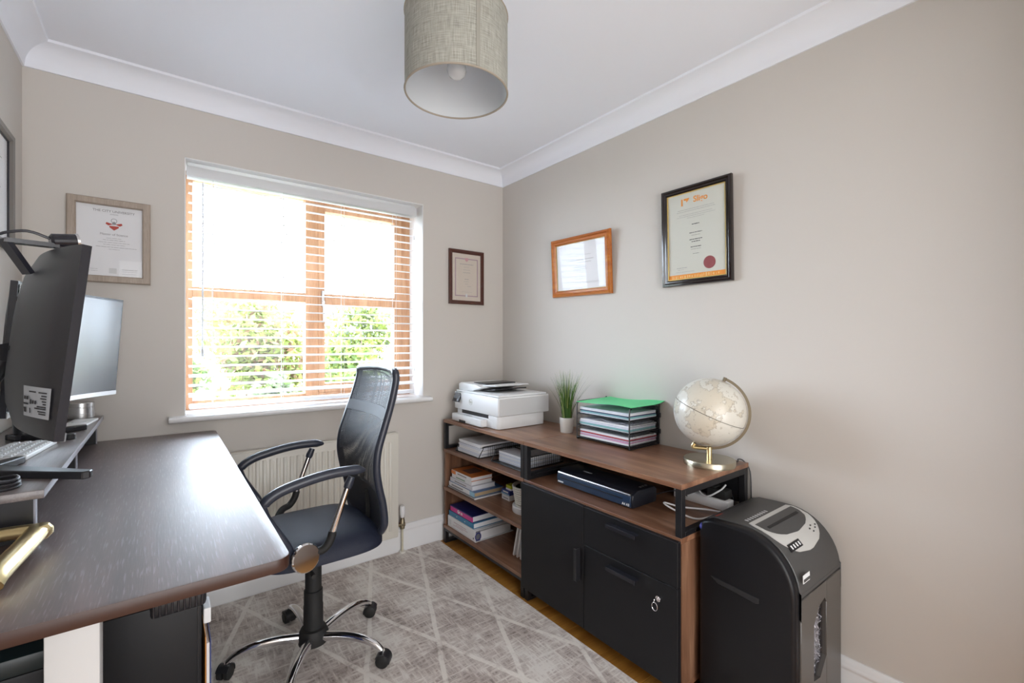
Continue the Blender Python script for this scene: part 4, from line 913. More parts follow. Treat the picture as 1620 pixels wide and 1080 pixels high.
# ================================================================== THINGS ON THE SHELVES
SH2, SH3, SH4 = .580, .345, .110
def wire_tray(label, x0, x1, y0, y1, z):
    t = thing('wire_paper_tray', label, 'paper tray', ((x0 + x1) / 2, (y0 + y1) / 2, z), group='wire trays on the top shelf')
    bm = bmesh.new(); tube(bm, [(x0, y0, z + .003), (x1, y0, z + .003), (x1, y1, z + .003), (x0, y1, z + .003)], .0024, 6, closed=True)
    part('base_wire', bm, 'black', t)
    part('base_plate', B(x0 + .004, x1 - .004, y0 + .004, y1 - .004, z + .0006, z + .0022), 'black', t)
    for yy in (y0, y1):
        bm = bmesh.new(); tube(bm, smooth_path([(x0, yy, z + .003), (x0 + .03, yy, z + .05), (x0 + .05, yy, z + .062), (x1 - .01, yy, z + .062), (x1, yy, z + .05), (x1, yy, z + .003)], 4), .0026, 6)
        part('side_rail', bm, 'black', t, smooth=True)
        bm = bmesh.new()
        for k in range(1, 16):
            x = x0 + .05 + (x1 - x0 - .06) * k / 16; tube(bm, [(x, yy, z + .003), (x, yy, z + .062)], .0009, 4)
        for q in (.02, .04): tube(bm, [(x0 + .02, yy, z + q), (x1, yy, z + q)], .0009, 4)
        part('side_net', bm, 'black', t)
    return t
wire_tray('black wire tray heaped with papers, nearer the window on the top shelf', -.462, -.160, -.400, -.150, SH2)
wire_tray('black wire tray part filled with papers, beside the cabinet on the top shelf', -.430, -.130, -.735, -.478, SH2)
sheets(-.448, -.172, -.392, -.160, SH2 + .0028, 7, .0115, .006, ['paper', 'paper2', 'paper'], lambda k, n: ordn[k] + ' bundle of white papers from the bottom of the heaped wire tray', 'papers in the heaped wire tray', seed=21)
sheets(-.392, -.142, -.726, -.500, SH2 + .0028, 6, .0098, .006, ['paper2', 'paper'], lambda k, n: ordn[k] + ' bundle of papers from the bottom of the tray beside the cabinet', 'papers in the tray beside the cabinet', seed=33)
bm = bmesh.new(); tube(bm, smooth_path([(-.30, -.52, SH2 + .068), (-.31, -.62, SH2 + .068), (-.35, -.70, SH2 + .068), (-.39, -.722, SH2 + .066)], 5), .003, 6); solo('black_lead_on_papers', bm, 'cable', 'black lead lying over the papers in the tray beside the cabinet', 'cable', smooth=True)

def book(label, x0, x1, y0, y1, z, t_, cover, name='book', spine=None, group=None, rz=0., pages='paper'):
    c = Vector(((x0 + x1) / 2, (y0 + y1) / 2, z)); r = thing(name, label, 'book', tuple(c), rz, group)
    hx, hy = (x1 - x0) / 2, (y1 - y0) / 2; ct = min(.0025, t_ * .15)
    part('page_block', B(-hx + .003, hx - .003, -hy + .003, hy - .003, ct, t_ - ct), pages, r, world=False)
    part('back_cover', B(-hx, hx, -hy, hy, 0, ct), cover, r, world=False)
    part('front_cover', B(-hx, hx, -hy, hy, t_ - ct, t_), cover, r, world=False)
    part('spine', B(-hx - .001, -hx + .003, -hy, hy, 0, t_, .001, 1), spine or cover, r, world=False)
    return r, hx, hy
orange = pm('orange_cover', (.66, .20, .045), .45); white_c = pm('white_cover', (.72, .72, .74), .45); blue_c = pm('blue_cover', (.09, .20, .42), .4); lblue = pm('light_blue_spine', (.30, .52, .66), .4)
tealb = pm('teal_blue_cover', (.012, .17, .34), .35); pink = pm('magenta_cover', (.58, .012, .24), .35); navy = pm('navy_cover', (.02, .025, .16), .4); tan = pm('tan_pages', (.48, .36, .22), .8); lilac = pm('lilac_white_cover', (.64, .64, .70), .45); brownp = pm('brown_photo', (.22, .11, .08), .4)
GU = 'books stacked on the middle shelf'; GL = 'books stacked on the lower shelf'
z = SH3
# spiral notebook at the bottom
nb = thing('spiral_notebook', 'white spiral notebook at the bottom of the upper book stack', 'notebook', (-.37, -.222, z), 0, GU)
part('pages', B(-.470, -.262, -.374, -.070, z, z + .007, .0005, 1), 'paper', nb)
for k in range(26):
    y_ = -.367 + .29 * k / 25
    bm = bmesh.new(); tube(bm, [(-.472 + .005 * math.cos(a), y_, z + .0058 + .005 * math.sin(a)) for a in [2 * math.pi * i_ / 8 for i_ in range(8)]], .0010, 4, closed=True); part('spiral_ring', bm, 'black', nb)
z += .0114
r, hx, hy = book('blue book with tan page edges second from the bottom, upper stack', -.468, -.265, -.367, -.077, z, .026, blue_c, group=GU, spine=white_c, pages=tan); part('spine_end', B(-hx - .0018, -hx + .002, -hy, -hy + .05, 0, .026), lblue, r, world=False); part('spine_title', B(-hx - .0018, -hx, -.02, .11, .008, .016), 'greyink', r, world=False); z += .0262
r, hx, hy = book('white-spined book in the middle of the upper stack', -.462, -.300, -.334, -.082, z, .026, lilac, group=GU); part('spine_title', B(-hx - .0018, -hx, -.06, .07, .009, .015), 'greyink', r, world=False); z += .0262
r, hx, hy = book('thick white paperback under the orange book, upper stack', -.458, -.312, -.320, -.097, z, .022, white_c, group=GU); part('spine_title', B(-hx - .0018, -hx, -.04, .06, .007, .013), pm('green_print', (.18, .30, .22), .5), r, world=False); z += .0222
r, hx, hy = book('orange-covered book topping the upper stack', -.458, -.308, -.317, -.092, z, .024, orange, group=GU, spine=white_c)
part('cover_photo', B(-hx + .035, hx - .02, -hy + .07, hy - .06, .024, .0246), brownp, r, world=False); part('spine_band', B(-hx - .0018, -hx + .0, hy - .05, hy, .002, .022), orange, r, world=False); part('spine_title', B(-hx - .0018, -hx, -.06, .04, .008, .015), 'greyink', r, world=False)
# lower stack
z = SH4
bi = thing('lever_arch_binder', 'white lever arch binder lying under the lower book stack', 'binder', (-.335, -.23, z), 0, GL)
part('lower_board', B(-.474, -.205, -.388, -.078, z, z + .003), white_c, bi); part('upper_board', B(-.474, -.205, -.388, -.078, z + .062, z + .065), white_c, bi)
part('spine', B(-.4765, -.473, -.388, -.078, z, z + .065, .001, 1), white_c, bi)
part('papers', B(-.440, -.220, -.380, -.088, z + .004, z + .050, .001, 1), 'paper', bi)
part('dark_divider', B(-.470, -.440, -.384, -.084, z + .004, z + .060), pm('binder_inside', (.16, .16, .18), .5), bi)
bm = bmesh.new(); tube(bm, [(-.458 + .018 * math.cos(a), -.3885, z + .030 + .020 * math.sin(a)) for a in [2 * math.pi * i_ / 20 for i_ in range(20)]], .003, 6, closed=True); part('finger_ring', bm, navy, bi, smooth=True)
for y_, w_, zz_, h_ in ((-.22, .14, .040, .004), (-.24, .13, .030, .003), (-.20, .11, .022, .003)): part('spine_print', B(-.4772, -.4764, y_ - w_ / 2, y_ + w_ / 2, z + zz_, z + zz_ + h_), pm('pink_grey_print', (.55, .42, .46), .6), bi)
part('spine_mark', B(-.4772, -.4764, -.118, -.092, z + .016, z + .046), 'printerg', bi); part('spine_tick', B(-.4772, -.4764, -.372, -.365, z + .012, z + .022), 'ink', bi)
z += .0652
r, hx, hy = book('teal-blue textbook between the binder and the magenta book', -.470, -.262, -.360, -.082, z, .030, tealb, group=GL); part('spine_mark', B(-hx - .0018, -hx, .04, .05, .013, .016), 'printer', r, world=False); part('spine_mark', B(-hx - .0018, -hx, -.05, -.043, .013, .016), 'printer', r, world=False); z += .0302
r, hx, hy = book('magenta textbook topping the lower stack', -.466, -.268, -.344, -.092, z, .034, navy, group=GL, spine=pink)
part('spine_band', B(-hx - .0018, -hx + .0, -hy + .0, hy, .028, .034), navy, r, world=False)
bm = wall_text('Gr m', .026, (-hx - .0014, .012, .016), 'x-', ext=.0006, bold=.0006); part('spine_title', bm, 'printer', r, world=False)
# leaning white magazines beside the cabinet
for k in range(4):
    y_ = -.640 - .030 * k; t = thing('white_magazine', ordn[k].replace('lowest', 'first').replace('second', 'second') + ' white magazine from the window leaning on the lower shelf', 'magazine', (-.30, y_, SH4), 0, 'white magazines leaning on the lower shelf')
    sh = Matrix.Translation((-.30, y_, SH4)) @ Matrix.Rotation(R(14 - 1.5 * k), 4, 'X')
    bm = bmesh.new(); box(bm, -.10, .10, -.005, .005, .003, .205, .001, 1, sh); part('pages', bm, 'paper', t)
    bm = bmesh.new(); box(bm, -.102, -.0995, -.0062, .0062, .003, .206, .001, 1, sh); part('spine', bm, white_c, t)
# small note boxes and a round white container
bm = bmesh.new()
t = thing('note_pad_block', 'white labelled note block on the middle shelf below a blue box', 'note block', (-.305, -.475, SH3)); part('block', B(-.330, -.275, -.512, -.440, SH3, SH3 + .028, .001, 1), 'paper', t); part('label_print', B(-.3308, -.3300, -.50, -.455, SH3 + .009, SH3 + .014), 'greyink', t)
t = thing('blue_note_box', 'dark blue small box between white block and yellow block', 'box', (-.302, -.472, SH3 + .028)); part('box_body', B(-.328, -.272, -.508, -.435, SH3 + .0282, SH3 + .056, .001, 1), pm('royal_blue_box', (.04, .07, .30), .4), t); part('box_print', B(-.3288, -.3280, -.498, -.45, SH3 + .041, SH3 + .049), 'printer', t); part('box_band', B(-.3288, -.3280, -.508, -.435, SH3 + .030, SH3 + .036), lblue, t)
t = thing('yellow_note_pad', 'yellow-green note pad on top of the small blue box', 'note pad', (-.300, -.488, SH3 + .056)); part('pad', B(-.318, -.280, -.512, -.465, SH3 + .0562, SH3 + .084, .001, 1), pm('yellow_green_pad', (.52, .58, .04), .5), t); part('lower_sheets', B(-.3185, -.2795, -.5125, -.4645, SH3 + .0562, SH3 + .066), 'paper', t)
bs = thing('round_desk_caddy', 'round white slatted container with dark items on the middle shelf', 'container', (-.325, -.665, SH3))
bm = bmesh.new(); lathe(bm, [(0, 0), (.088, 0), (.090, .004), (.090, .030), (.086, .034), (0, .034)], 36, (-.325, -.680, SH3)); part('drum_base', bm, 'printer', bs, smooth=True)
for k in range(9):
    zz = SH3 + .036 + .012 * k; bm = bmesh.new(); tube(bm, [(-.325 + (.070 + .002 * k) * math.cos(a), -.680 + (.070 + .002 * k) * math.sin(a), zz) for a in [2 * math.pi * i_ / 28 for i_ in range(28)]], .0052, 6, closed=True); part('woven_ring', bm, 'offwhite', bs, smooth=True)
bm = bmesh.new(); lathe(bm, [(0, .036), (.062, .036), (.072, .125), (.070, .126), (.058, .05), (0, .05)], 24, (-.325, -.680, SH3)); part('lining', bm, pm('dark_green_lining', (.02, .03, .02), .7), bs)
for k, (dx, dy) in enumerate(((-.03, .012), (-.028, -.022), (.02, .0))):
    bm = bmesh.new(); tube(bm, [(-.325 + dx, -.680 + dy, SH3 + .06), (-.325 + dx * 1.2, -.680 + dy * 1.2, SH3 + .150)], .012, 14); solo('dark_tape_roll', bm, pm('grey_green_roll_%d' % k, (.10 + .05 * k, .12 + .05 * k, .10 + .04 * k), .4), ('dark roll standing at the front window side of the round container', 'dark roll standing at the front cabinet side of the round container', 'dark roll standing at the back of the round container')[k], 'roll', 'rolls in the round container', smooth=True)

# ================================================================== SHREDDER
sx0, sx1 = -.420, -.048
sh = thing('paper_shredder', 'black office shredder with silver control panel and bin window by the right wall', 'shredder', ((sx0 + sx1) / 2, -1.85, 0))
M['shrs'] = pm('shredder_side_black', (.007, .007, .009), .4, Specular_IOR_Level=.3); M['shrt'] = pm('shredder_top_charcoal', (.055, .055, .055), .42, bump=.05, bscale=500); M['shrf'] = pm('shredder_front_charcoal', (.075, .068, .062), .30)
prof_s = [(-1.702, .60), (-1.712, .635), (-1.74, .645), (-1.80, .648)]
for k in range(0, 13):
    a = R(90 - 90 * k / 12); prof_s.append((-1.845 - .155 * math.cos(a), .480 + .168 * math.sin(a)))
top_path = [Vector((0, y_, z_)) for y_, z_ in prof_s]          # outline from the rear over the top to the front
poly = prof_s + [(-2.0, .03), (-1.985, .012), (-1.715, .012), (-1.702, .03)]
bm = bmesh.new(); prism(bm, poly, 'x', sx0, sx0 + .045, .012, 3); part('side_shell', bm, 'shrs', sh, smooth=True)
bm = bmesh.new(); prism(bm, poly, 'x', sx1 - .03, sx1, .010, 3); part('side_shell', bm, 'shrs', sh, smooth=True)
inner = [(y_ - .0 if y_ > -1.9 else y_ - .003, z_ + .002) for y_, z_ in prof_s] + [(-2.003, .495), (-1.71, .495)]
bm = bmesh.new(); prism(bm, inner, 'x', sx0 + .034, sx1 - .012, .002, 1); part('head', bm, 'shrt', sh, smooth=True)
# bin front with slot window, curved upper edge
wx0, wx1, wz0, wz1 = -.287, -.186, .190, .428
fxa, fxb = sx0 + .036, sx1 - .008
edge = [(fxa + (fxb - fxa) * k / 12, .478 + .014 * math.sin(math.pi * (.15 + .85 * k / 12))) for k in range(13)]
bm = bmesh.new()
prism(bm, [(fxa, .03), (wx0, .03), (wx0, .478), (fxa, .478)], 'y', -2.004, -1.985, .002, 1)
prism(bm, [(wx1, .03), (fxb, .03), (fxb, .478), (wx1, .478)], 'y', -2.004, -1.985, .002, 1)
prism(bm, [(wx0 - .002, .03), (wx1 + .002, .03), (wx1 + .002, wz0 + .05), (wx0 + .05, wz0), (wx0 - .002, wz0 + .01)], 'y', -2.0035, -1.985)
prism(bm, [(wx0 - .002, .478), (wx0 - .002, wz1 - .06), (wx0 + .04, wz1 - .012), (wx1 - .015, wz1), (wx1 + .002, wz1 - .02), (wx1 + .002, .478)], 'y', -2.0035, -1.985)
bf = part('bin_front', bm, 'shrf', sh, smooth=True)
part('bin_window', B(wx0 - .004, wx1 + .004, -1.9925, -1.9905, wz0, wz1), glass_mat('smoked_window', 1.5, (.85, .85, .88)), bf)
part('bin_gap', B(fxa, fxb, -2.002, -1.985, .4795, .4935), 'rubber', sh)
bm = bmesh.new(); rn = random.Random(11)
for k in range(700):
    c = Vector((rn.uniform(wx0 - .02, wx1 + .02), rn.uniform(-1.9895, -1.965), rn.uniform(wz0 - .02, wz1 - .03))); a = rn.uniform(0, 3.14); d = Vector((math.cos(a), rn.uniform(-.4, .4), math.sin(a))) * rn.uniform(.006, .018); s = Vector((-d.z, 0, d.x)).normalized() * .0016
    bm.faces.new([bm.verts.new(p) for p in (c - d - s, c + d - s, c + d + s, c - d + s)])
pp = part('shredded_paper', bm, 'paper', sh); pp['kind'] = 'stuff'
part('bin_body', B(sx0 + .05, sx1 - .035, -1.952, -1.73, .03, .48), 'shrs', sh)
# silver control panel follows the top curve
acc = [0.]
for a, b in zip(top_path, top_path[1:]): acc.append(acc[-1] + (b - a).length)
def on_top(s, off):
    s = max(0, min(acc[-1] - 1e-5, s))
    for i_ in range(len(acc) - 1):
        if acc[i_ + 1] >= s:
            u = (s - acc[i_]) / (acc[i_ + 1] - acc[i_]); p = top_path[i_].lerp(top_path[i_ + 1], u); d = (top_path[i_ + 1] - top_path[i_]).normalized()
            nrm = Vector((0, d.z, -d.y)); nrm = nrm if nrm.z >= 0 else -nrm
            return p + nrm * off + Vector((0, 0 if p.y > -1.9 else -.003, .002))
s_of = lambda y_: next(acc[i_] + (acc[i_ + 1] - acc[i_]) * (y_ - top_path[i_].y) / (top_path[i_ + 1].y - top_path[i_].y) for i_ in range(len(acc) - 1) if top_path[i_ + 1].y <= y_ <= top_path[i_].y)
def top_patch(outline, off, th_):
    """outline: list of (s, x0, x1) along the curve"""
    rows = []
    for s, a, b in outline:
        p = on_top(s, off); rows.append([Vector((a + (b - a) * j / 8, p.y, p.z)) for j in range(9)])
    b_ = bmesh.new(); shell(b_, rows, Vector((0, -.3 * th_, th_))); return b_
sA, sB = s_of(-1.842), s_of(-1.842) + .155
ol = []
for k in range(15):
    u = k / 14; c = .5; e = 0 if u < .4 else .135 * (1 - max(0, 1 - ((u - .4) / .6) ** 2) ** .5); e2 = .010 * max(0, 1 - u * 8)
    ol.append((sA + (sB - sA) * u, sx0 + .048 + e + e2, sx1 - .026 - e - e2))
cp = part('control_panel', top_patch(ol, .0004, .002), pm('panel_silver', (.58, .58, .56), .35, .2), sh, smooth=True)
il = []
for k in range(11):
    u = k / 10; e = 0 if u < .3 else .13 * (1 - max(0, 1 - ((u - .3) / .7) ** 2) ** .5)
    il.append((sA + .018 + .078 * u, sx0 + .062 + e, sx1 - .040 - e))
part('feed_plate', top_patch(il, .003, .0008), 'shrt', sh, smooth=True)
part('feed_slot', top_patch([(sA + .044, sx0 + .085, sx1 - .065), (sA + .053, sx0 + .085, sx1 - .065)], .0042, .0006), 'rubber', sh)
bd = part('badge', top_patch([(sA + .112, -.345, -.262), (sA + .134, -.345, -.262)], .003, .0006), 'shrs', cp)
for k in range(4): part('badge_letter', top_patch([(sA + .118, -.334 + .018 * k, -.326 + .018 * k), (sA + .129, -.334 + .018 * k, -.326 + .018 * k)], .004, .0005), 'printer', cp)
for k, (ds, x) in enumerate(((.105, -.155), (.098, -.135), (.116, -.145), (.109, -.120), (.102, -.105))): part('indicator', top_patch([(sA + ds, x - .004, x + .004), (sA + ds + .004, x - .004, x + .004)], .003, .0006), 'ink', cp)
for k in range(9): part('top_letter', top_patch([(sA - .022, sx0 + .075 + .017 * k, sx0 + .083 + .017 * k), (sA - .010, sx0 + .075 + .017 * k, sx0 + .083 + .017 * k)], .0006, .0005), 'printerg', sh)
part('red_mark', top_patch([(s_of(-1.735), -.375, -.335), (s_of(-1.735) + .008, -.375, -.335)], .0006, .0005), pm('dull_red_print', (.35, .06, .04), .5), sh)
ps_ = on_top(s_of(-1.985), .001)
bm = bmesh.new(); rows = [[Vector((x, -2.006 + .03 * (z_ - .53), z_)) for x in (-.378, -.330)] for z_ in (.528, .552)]; shell(bm, rows, Vector((0, -.0012, 0))); part('front_badge', bm, 'printer', sh)
part('badge_stripe', B(-.374, -.334, -2.0085, -2.0065, .532, .540), 'shrt', sh)
bm = bmesh.new(); prism(bm, [(-1.745, .462), (-1.90, .452), (-1.90, .437), (-1.89, .434), (-1.77, .446)], 'x', sx0 - .003, sx0 + .002, .001, 1); part('side_grip', bm, 'plastic', sh)
bm = bmesh.new(); lathe(bm, [(0, -.004), (.011, -.004), (.013, 0), (.011, .004), (0, .004)], 18, (0, 0, 0), Matrix.Translation((sx0 + .012, -1.708, .612)) @ Matrix.Rotation(R(90), 4, 'X')); part('round_sticker', bm, pm('blue_sticker', (.03, .04, .25), .3), sh)
for x in (sx0 + .05, sx1 - .07):
    for y_ in (-1.97, -1.75): part('foot', B(x, x + .03, y_, y_ + .03, 0, .014, .002, 1), 'rubber', sh)

# ================================================================== PENDANT LAMP
LX, LY, LZ0, LZ1, LR = -1.152, -1.329, 2.006, 2.240, .157
lp = thing('pendant_lamp', 'grey-beige linen drum pendant lamp hanging from the ceiling', 'lamp', (LX, LY, H))
def linen():
    m, nt, b = new_mat('grey_linen'); L = nt.links.new; sset(b, Roughness=.9)
    tc = N(nt, 'ShaderNodeTexCoord'); fac = None
    for sx_, sz_ in ((900, 40), (40, 900)):
        mp = N(nt, 'ShaderNodeMapping'); mp.inputs['Scale'].default_value = (sx_ * .157, sz_, 1); L(tc.outputs['UV'], mp.inputs[0])
        n_ = N(nt, 'ShaderNodeTexNoise'); n_.inputs['Scale'].default_value = .55; n_.inputs['Detail'].default_value = 3; L(mp.outputs[0], n_.inputs['Vector'])
        if fac is None: fac = n_.outputs['Fac']
        else:
            a = N(nt, 'ShaderNodeMath', operation='ADD'); L(fac, a.inputs[0]); L(n_.outputs['Fac'], a.inputs[1]); fac = a.outputs[0]
    mr = N(nt, 'ShaderNodeMapRange'); mr.inputs['From Min'].default_value = .75; mr.inputs['From Max'].default_value = 1.25; L(fac, mr.inputs[0])
    mx = N(nt, 'ShaderNodeMix', data_type='RGBA'); mx.inputs[6].default_value = (.27, .265, .225, 1); mx.inputs[7].default_value = (.50, .495, .44, 1); L(mr.outputs[0], mx.inputs[0]); L(mx.outputs[2], b.inputs['Base Color'])
    tr = N(nt, 'ShaderNodeBsdfTranslucent'); L(mx.outputs[2], tr.inputs['Color']); ms = N(nt, 'ShaderNodeMixShader'); ms.inputs[0].default_value = .12
    L(b.outputs[0], ms.inputs[1]); L(tr.outputs[0], ms.inputs[2]); L(ms.outputs[0], nt.nodes['Material Output'].inputs['Surface'])
    return m
nseg = 72
def cyl_rows(r): return [[Vector((LX + r * math.cos(2 * math.pi * i_ / nseg), LY + r * math.sin(2 * math.pi * i_ / nseg), z_)) for i_ in range(nseg + 1)] for z_ in (LZ0, LZ1)]
uvs = [[(6.2832 * i_ / nseg, z_) for i_ in range(nseg + 1)] for z_ in (0, .234)]
bm = bmesh.new(); grid(bm, cyl_rows(LR), uvs); part('shade', bm, linen(), lp, smooth=True, angle=80)
bm = bmesh.new(); grid(bm, cyl_rows(LR - .0015)); part('shade_lining', bm, pm('white_lining', (.62, .64, .66), .6), lp, smooth=True, angle=80)
trm = pm('linen_trim', (.36, .31, .25), .8)
for z_, nm in ((LZ0, 'lower_trim'), (LZ1, 'upper_trim')):
    bm = bmesh.new(); tube(bm, [(LX + (LR - .0006) * math.cos(a), LY + (LR - .0006) * math.sin(a), z_) for a in [2 * math.pi * i_ / 72 for i_ in range(72)]], .0030, 8, closed=True); part(nm, bm, trm, lp, smooth=True)
a0 = math.atan2(cam.location.y - LY, cam.location.x - LX) + R(20)
rows = [[Vector((LX + (LR + .0008) * math.cos(a0 + R(4.2) * j / 4), LY + (LR + .0008) * math.sin(a0 + R(4.2) * j / 4), z_)) for j in range(5)] for z_ in (LZ0 + .003, LZ1 - .003)]
bm = bmesh.new(); shell(bm, rows, Vector((.0006 * math.cos(a0), .0006 * math.sin(a0), 0))); part('shade_seam', bm, pm('linen_seam', (.30, .29, .25), .9), lp)
bm = bmesh.new(); lathe(bm, [(0, -.03), (.045, -.026), (.05, 0)], 28, (LX, LY, H)); part('ceiling_rose', bm, 'white', lp, smooth=True)
bm = bmesh.new(); tube(bm, [(LX, LY, H - .028), (LX, LY, 2.215)], .0032, 8); part('flex', bm, 'white', lp)
bm = bmesh.new(); lathe(bm, [(0, 0), (.019, 0), (.019, .05), (.014, .06), (0, .062)], 20, (LX, LY, 2.155)); part('lamp_holder', bm, 'white', lp, smooth=True)
bm = bmesh.new()
for k in range(3):
    a = R(120 * k + 20); tube(bm, [(LX + .018 * math.cos(a), LY + .018 * math.sin(a), 2.19), (LX + LR * math.cos(a), LY + LR * math.sin(a), LZ1 - .004)], .0016, 6)
part('shade_ring', bm, 'white', lp)
bm = bmesh.new(); lathe(bm, [(0, -.105), (.012, -.103), (.024, -.095), (.030, -.08), (.028, -.062), (.018, -.035), (.013, -.02), (.013, 0), (0, 0)], 24, (LX, LY, 2.156)); part('bulb', bm, pm('opal_bulb', (.70, .71, .72), .15), lp, smooth=True)

# ================================================================== FRAMED CERTIFICATES
def framed(name, label, wall, a0, a1, z0, z1, prof, mats, tilt=0., mount=None, build=None, roll=0.):
    """a0..a1 along the wall from the viewer's left to right (x on the back wall, -y on the right wall, +y on the left wall)
       prof: (in from the outer edge, out from the wall) ; built in a local frame u right, v up, w out of the wall"""
    w_, h_ = abs(a1 - a0), z1 - z0
    if wall == 'back': base, rz = Vector(((a0 + a1) / 2, -.002, z0)), 0.
    elif wall == 'right': base, rz = Vector((-.002, (a0 + a1) / 2, z0)), R(-90)
    else: base, rz = Vector((XL + .002, (a0 + a1) / 2, z0)), R(90)
    t = thing(name, label, 'picture', tuple(base), rz); t.rotation_euler = (R(tilt), R(roll), rz)
    q = bmesh.new(); n = len(prof); V = []
    for sx_, sy_ in ((-1, 0), (1, 0), (1, 1), (-1, 1)):
        V.append([q.verts.new((sx_ * (w_ / 2 - d), -o_, d if sy_ == 0 else h_ - d)) for d, o_ in prof])
    for c in range(4):
        for j in range(n): q.faces.new((V[c][j], V[c][(j + 1) % n], V[(c + 1) % 4][(j + 1) % n], V[(c + 1) % 4][j]))
    bmesh.ops.recalc_face_normals(q, faces=q.faces[:])
    part('frame', q, mats[0], t, world=False, smooth=True, angle=25)
    fw = max(d for d, _ in prof); iw, ih = w_ / 2 - fw + .001, h_ - fw + .001
    part('backing', B(-iw, iw, -.006, -.001, fw - .001, ih), mats[1], t, world=False)
    if len(mats) > 2:
        q = bmesh.new(); g = .0035
        for b_ in ((-iw, -iw + g, fw - .001, ih), (iw - g, iw, fw - .001, ih), (-iw, iw, fw - .001, fw - .001 + g), (-iw, iw, ih - g, ih)): box(q, b_[0], b_[1], -.0115, -.004, b_[2], b_[3])
        part('inner_slip', q, mats[2], t, world=False)
    if build: build(t, iw, fw, ih)
    part('glazing', B(-iw, iw, -.0100, -.0092, fw - .001, ih), 'glass', t, world=False)
    return t
def lines(t, spec, mat, name='printed_lines', y=-.0066):
    q = bmesh.new(); rn = random.Random(len(spec))
    for x, z_, w_, h_ in spec:
        # words of uneven length
        p = x - w_ / 2
        while p < x + w_ / 2 - .001:
            l = min(rn.uniform(.006, .018), x + w_ / 2 - p); box(q, p, p + l, y, y + .0004, z_ - h_ / 2, z_ + h_ / 2); p += l + .0022
    part(name, q, mat, t, world=False)
def ltext(t, s, size, x, z_, mat, name, bold=0., y=-.0066):
    b_ = wall_text(s, size, (x, y, z_), 'y-', ext=.0002, bold=bold); part(name, b_, mat, t, world=False)
red = pm('crest_red', (.45, .06, .04), .6); gold_p = pm('print_orange', (.78, .28, .03), .6); maroon = pm('seal_maroon', (.28, .055, .06), .45); mauve = pm('mauve_border', (.36, .25, .30), .7)
flat = [(0, 0), (0, .018), (.004, .022), (.024, .022), (.028, .018), (.028, 0)]
step = [(0, 0), (0, .014), (.003, .020), (.010, .022), (.016, .016), (.022, .017), (.028, .011), (.028, 0)]
thin = [(0, 0), (0, .014), (.004, .018), (.012, .018), (.016, .012), (.024, .010), (.024, 0)]
def c_city(t, iw, fw, ih):
    ltext(t, 'THE CITY UNIVERSITY', .0135, .012, ih - .022, 'greyink', 'printed_heading', .0001); ltext(t, 'LONDON', .006, .012, ih - .034, 'greyink', 'printed_subheading')
    z_ = ih - .074; q = bmesh.new()                     # heraldic crest: plain shield with wings and crown
    prism(q, [(-.003, z_ - .008), (.027, z_ - .008), (.027, z_ - .014), (.012, z_ - .026), (-.003, z_ - .014)], 'y', -.0068, -.0062)
    for s in (-1, 1): prism(q, [(.012 + s * .004, z_), (.012 + s * .024, z_ + .006), (.012 + s * .027, z_ - .001), (.012 + s * .018, z_ - .007)], 'y', -.0068, -.0062)
    part('crest', q, red, t, world=False)
    q = bmesh.new(); tube(q, [(.012 + .009 * math.cos(a), -.0066, z_ + .014 + .009 * math.sin(a)) for a in [2 * math.pi * i_ / 18 for i_ in range(18)]], .0009, 5, closed=True); prism(q, [(.006, z_ - .002), (.018, z_ - .002), (.018, z_ + .006), (.012, z_ + .011), (.006, z_ + .006)], 'y', -.0068, -.0062); part('crest_helm', q, 'greyink', t, world=False)
    ltext(t, 'Master of Science', .0125, .012, ih - .118, 'greyink', 'printed_title')
    lines(t, [(.012, ih - .134, .05, .0011), (.012, ih - .142, .07, .0013), (.012, ih - .152, .10, .0011), (.012, ih - .161, .07, .0011), (.02, ih - .171, .13, .0013), (.012, ih - .180, .035, .0011)], 'greyink')
    lines(t, [(-.06, fw + .028, .04, .001), (-.06, fw + .020, .04, .001), (.062, fw + .030, .05, .0018), (.062, fw + .022, .05, .001), (.062, fw + .012, .05, .001)], 'greyink', 'signature_lines')
    part('embossed_stamp', B(-.004, .020, -.0068, -.0062, fw + .012, fw + .034), 'printerg', t, world=False)
framed('certificate_frame', 'beige wooden framed certificate with red crest left of the window', 'back', -2.179, -1.914, 1.487, 1.835, flat, [wood('pale_beige_wood', (.36, .29, .235), (.40, .325, .265), (.44, .36, .30), 'z', .5, 2.), 'paper'], build=c_city)
def c_small(t, iw, fw, ih):
    q = bmesh.new(); x1, za, zb = iw - .022, fw + .028, ih - .030; g = .006
    for b_ in ((-x1, -x1 + g, za, zb), (x1 - g, x1, za, zb), (-x1, x1, za, za + g), (-x1, x1, zb - g, zb)): box(q, b_[0], b_[1], -.0068, -.0062, b_[2], b_[3])
    part('printed_border', q, mauve, t, world=False)
    q = bmesh.new(); prism(q, [(-.012, zb + .004), (.012, zb + .004), (.012, zb - .012), (0, zb - .022), (-.012, zb - .012)], 'y', -.0072, -.0068); part('printed_emblem', q, pm('emblem_pink', (.55, .30, .32), .6), t, world=False)
    part('lower_emblem', B(-.008, .006, -.0072, -.0062, za - .006, za + .016), 'printerg', t, world=False)
    lines(t, [(0, zb - .038, .10, .0035), (0, zb - .056, .04, .0016), (0, zb - .074, .05, .0016), (0, zb - .092, .055, .0026), (0, zb - .135, .03, .003), (0, zb - .150, .04, .0016), (0, zb - .165, .02, .002), (.02, zb - .180, .03, .002), (0, za + .028, .08, .0011)], 'greyink')
framed('certificate_frame', 'small dark red-brown framed certificate between window and room corner', 'back', -.430, -.167, 1.483, 1.834, thin, [pm('red_brown_frame', (.075, .020, .012), .3, coat=.3), pm('cream_paper', (.60, .53, .46), .8)], build=c_small)
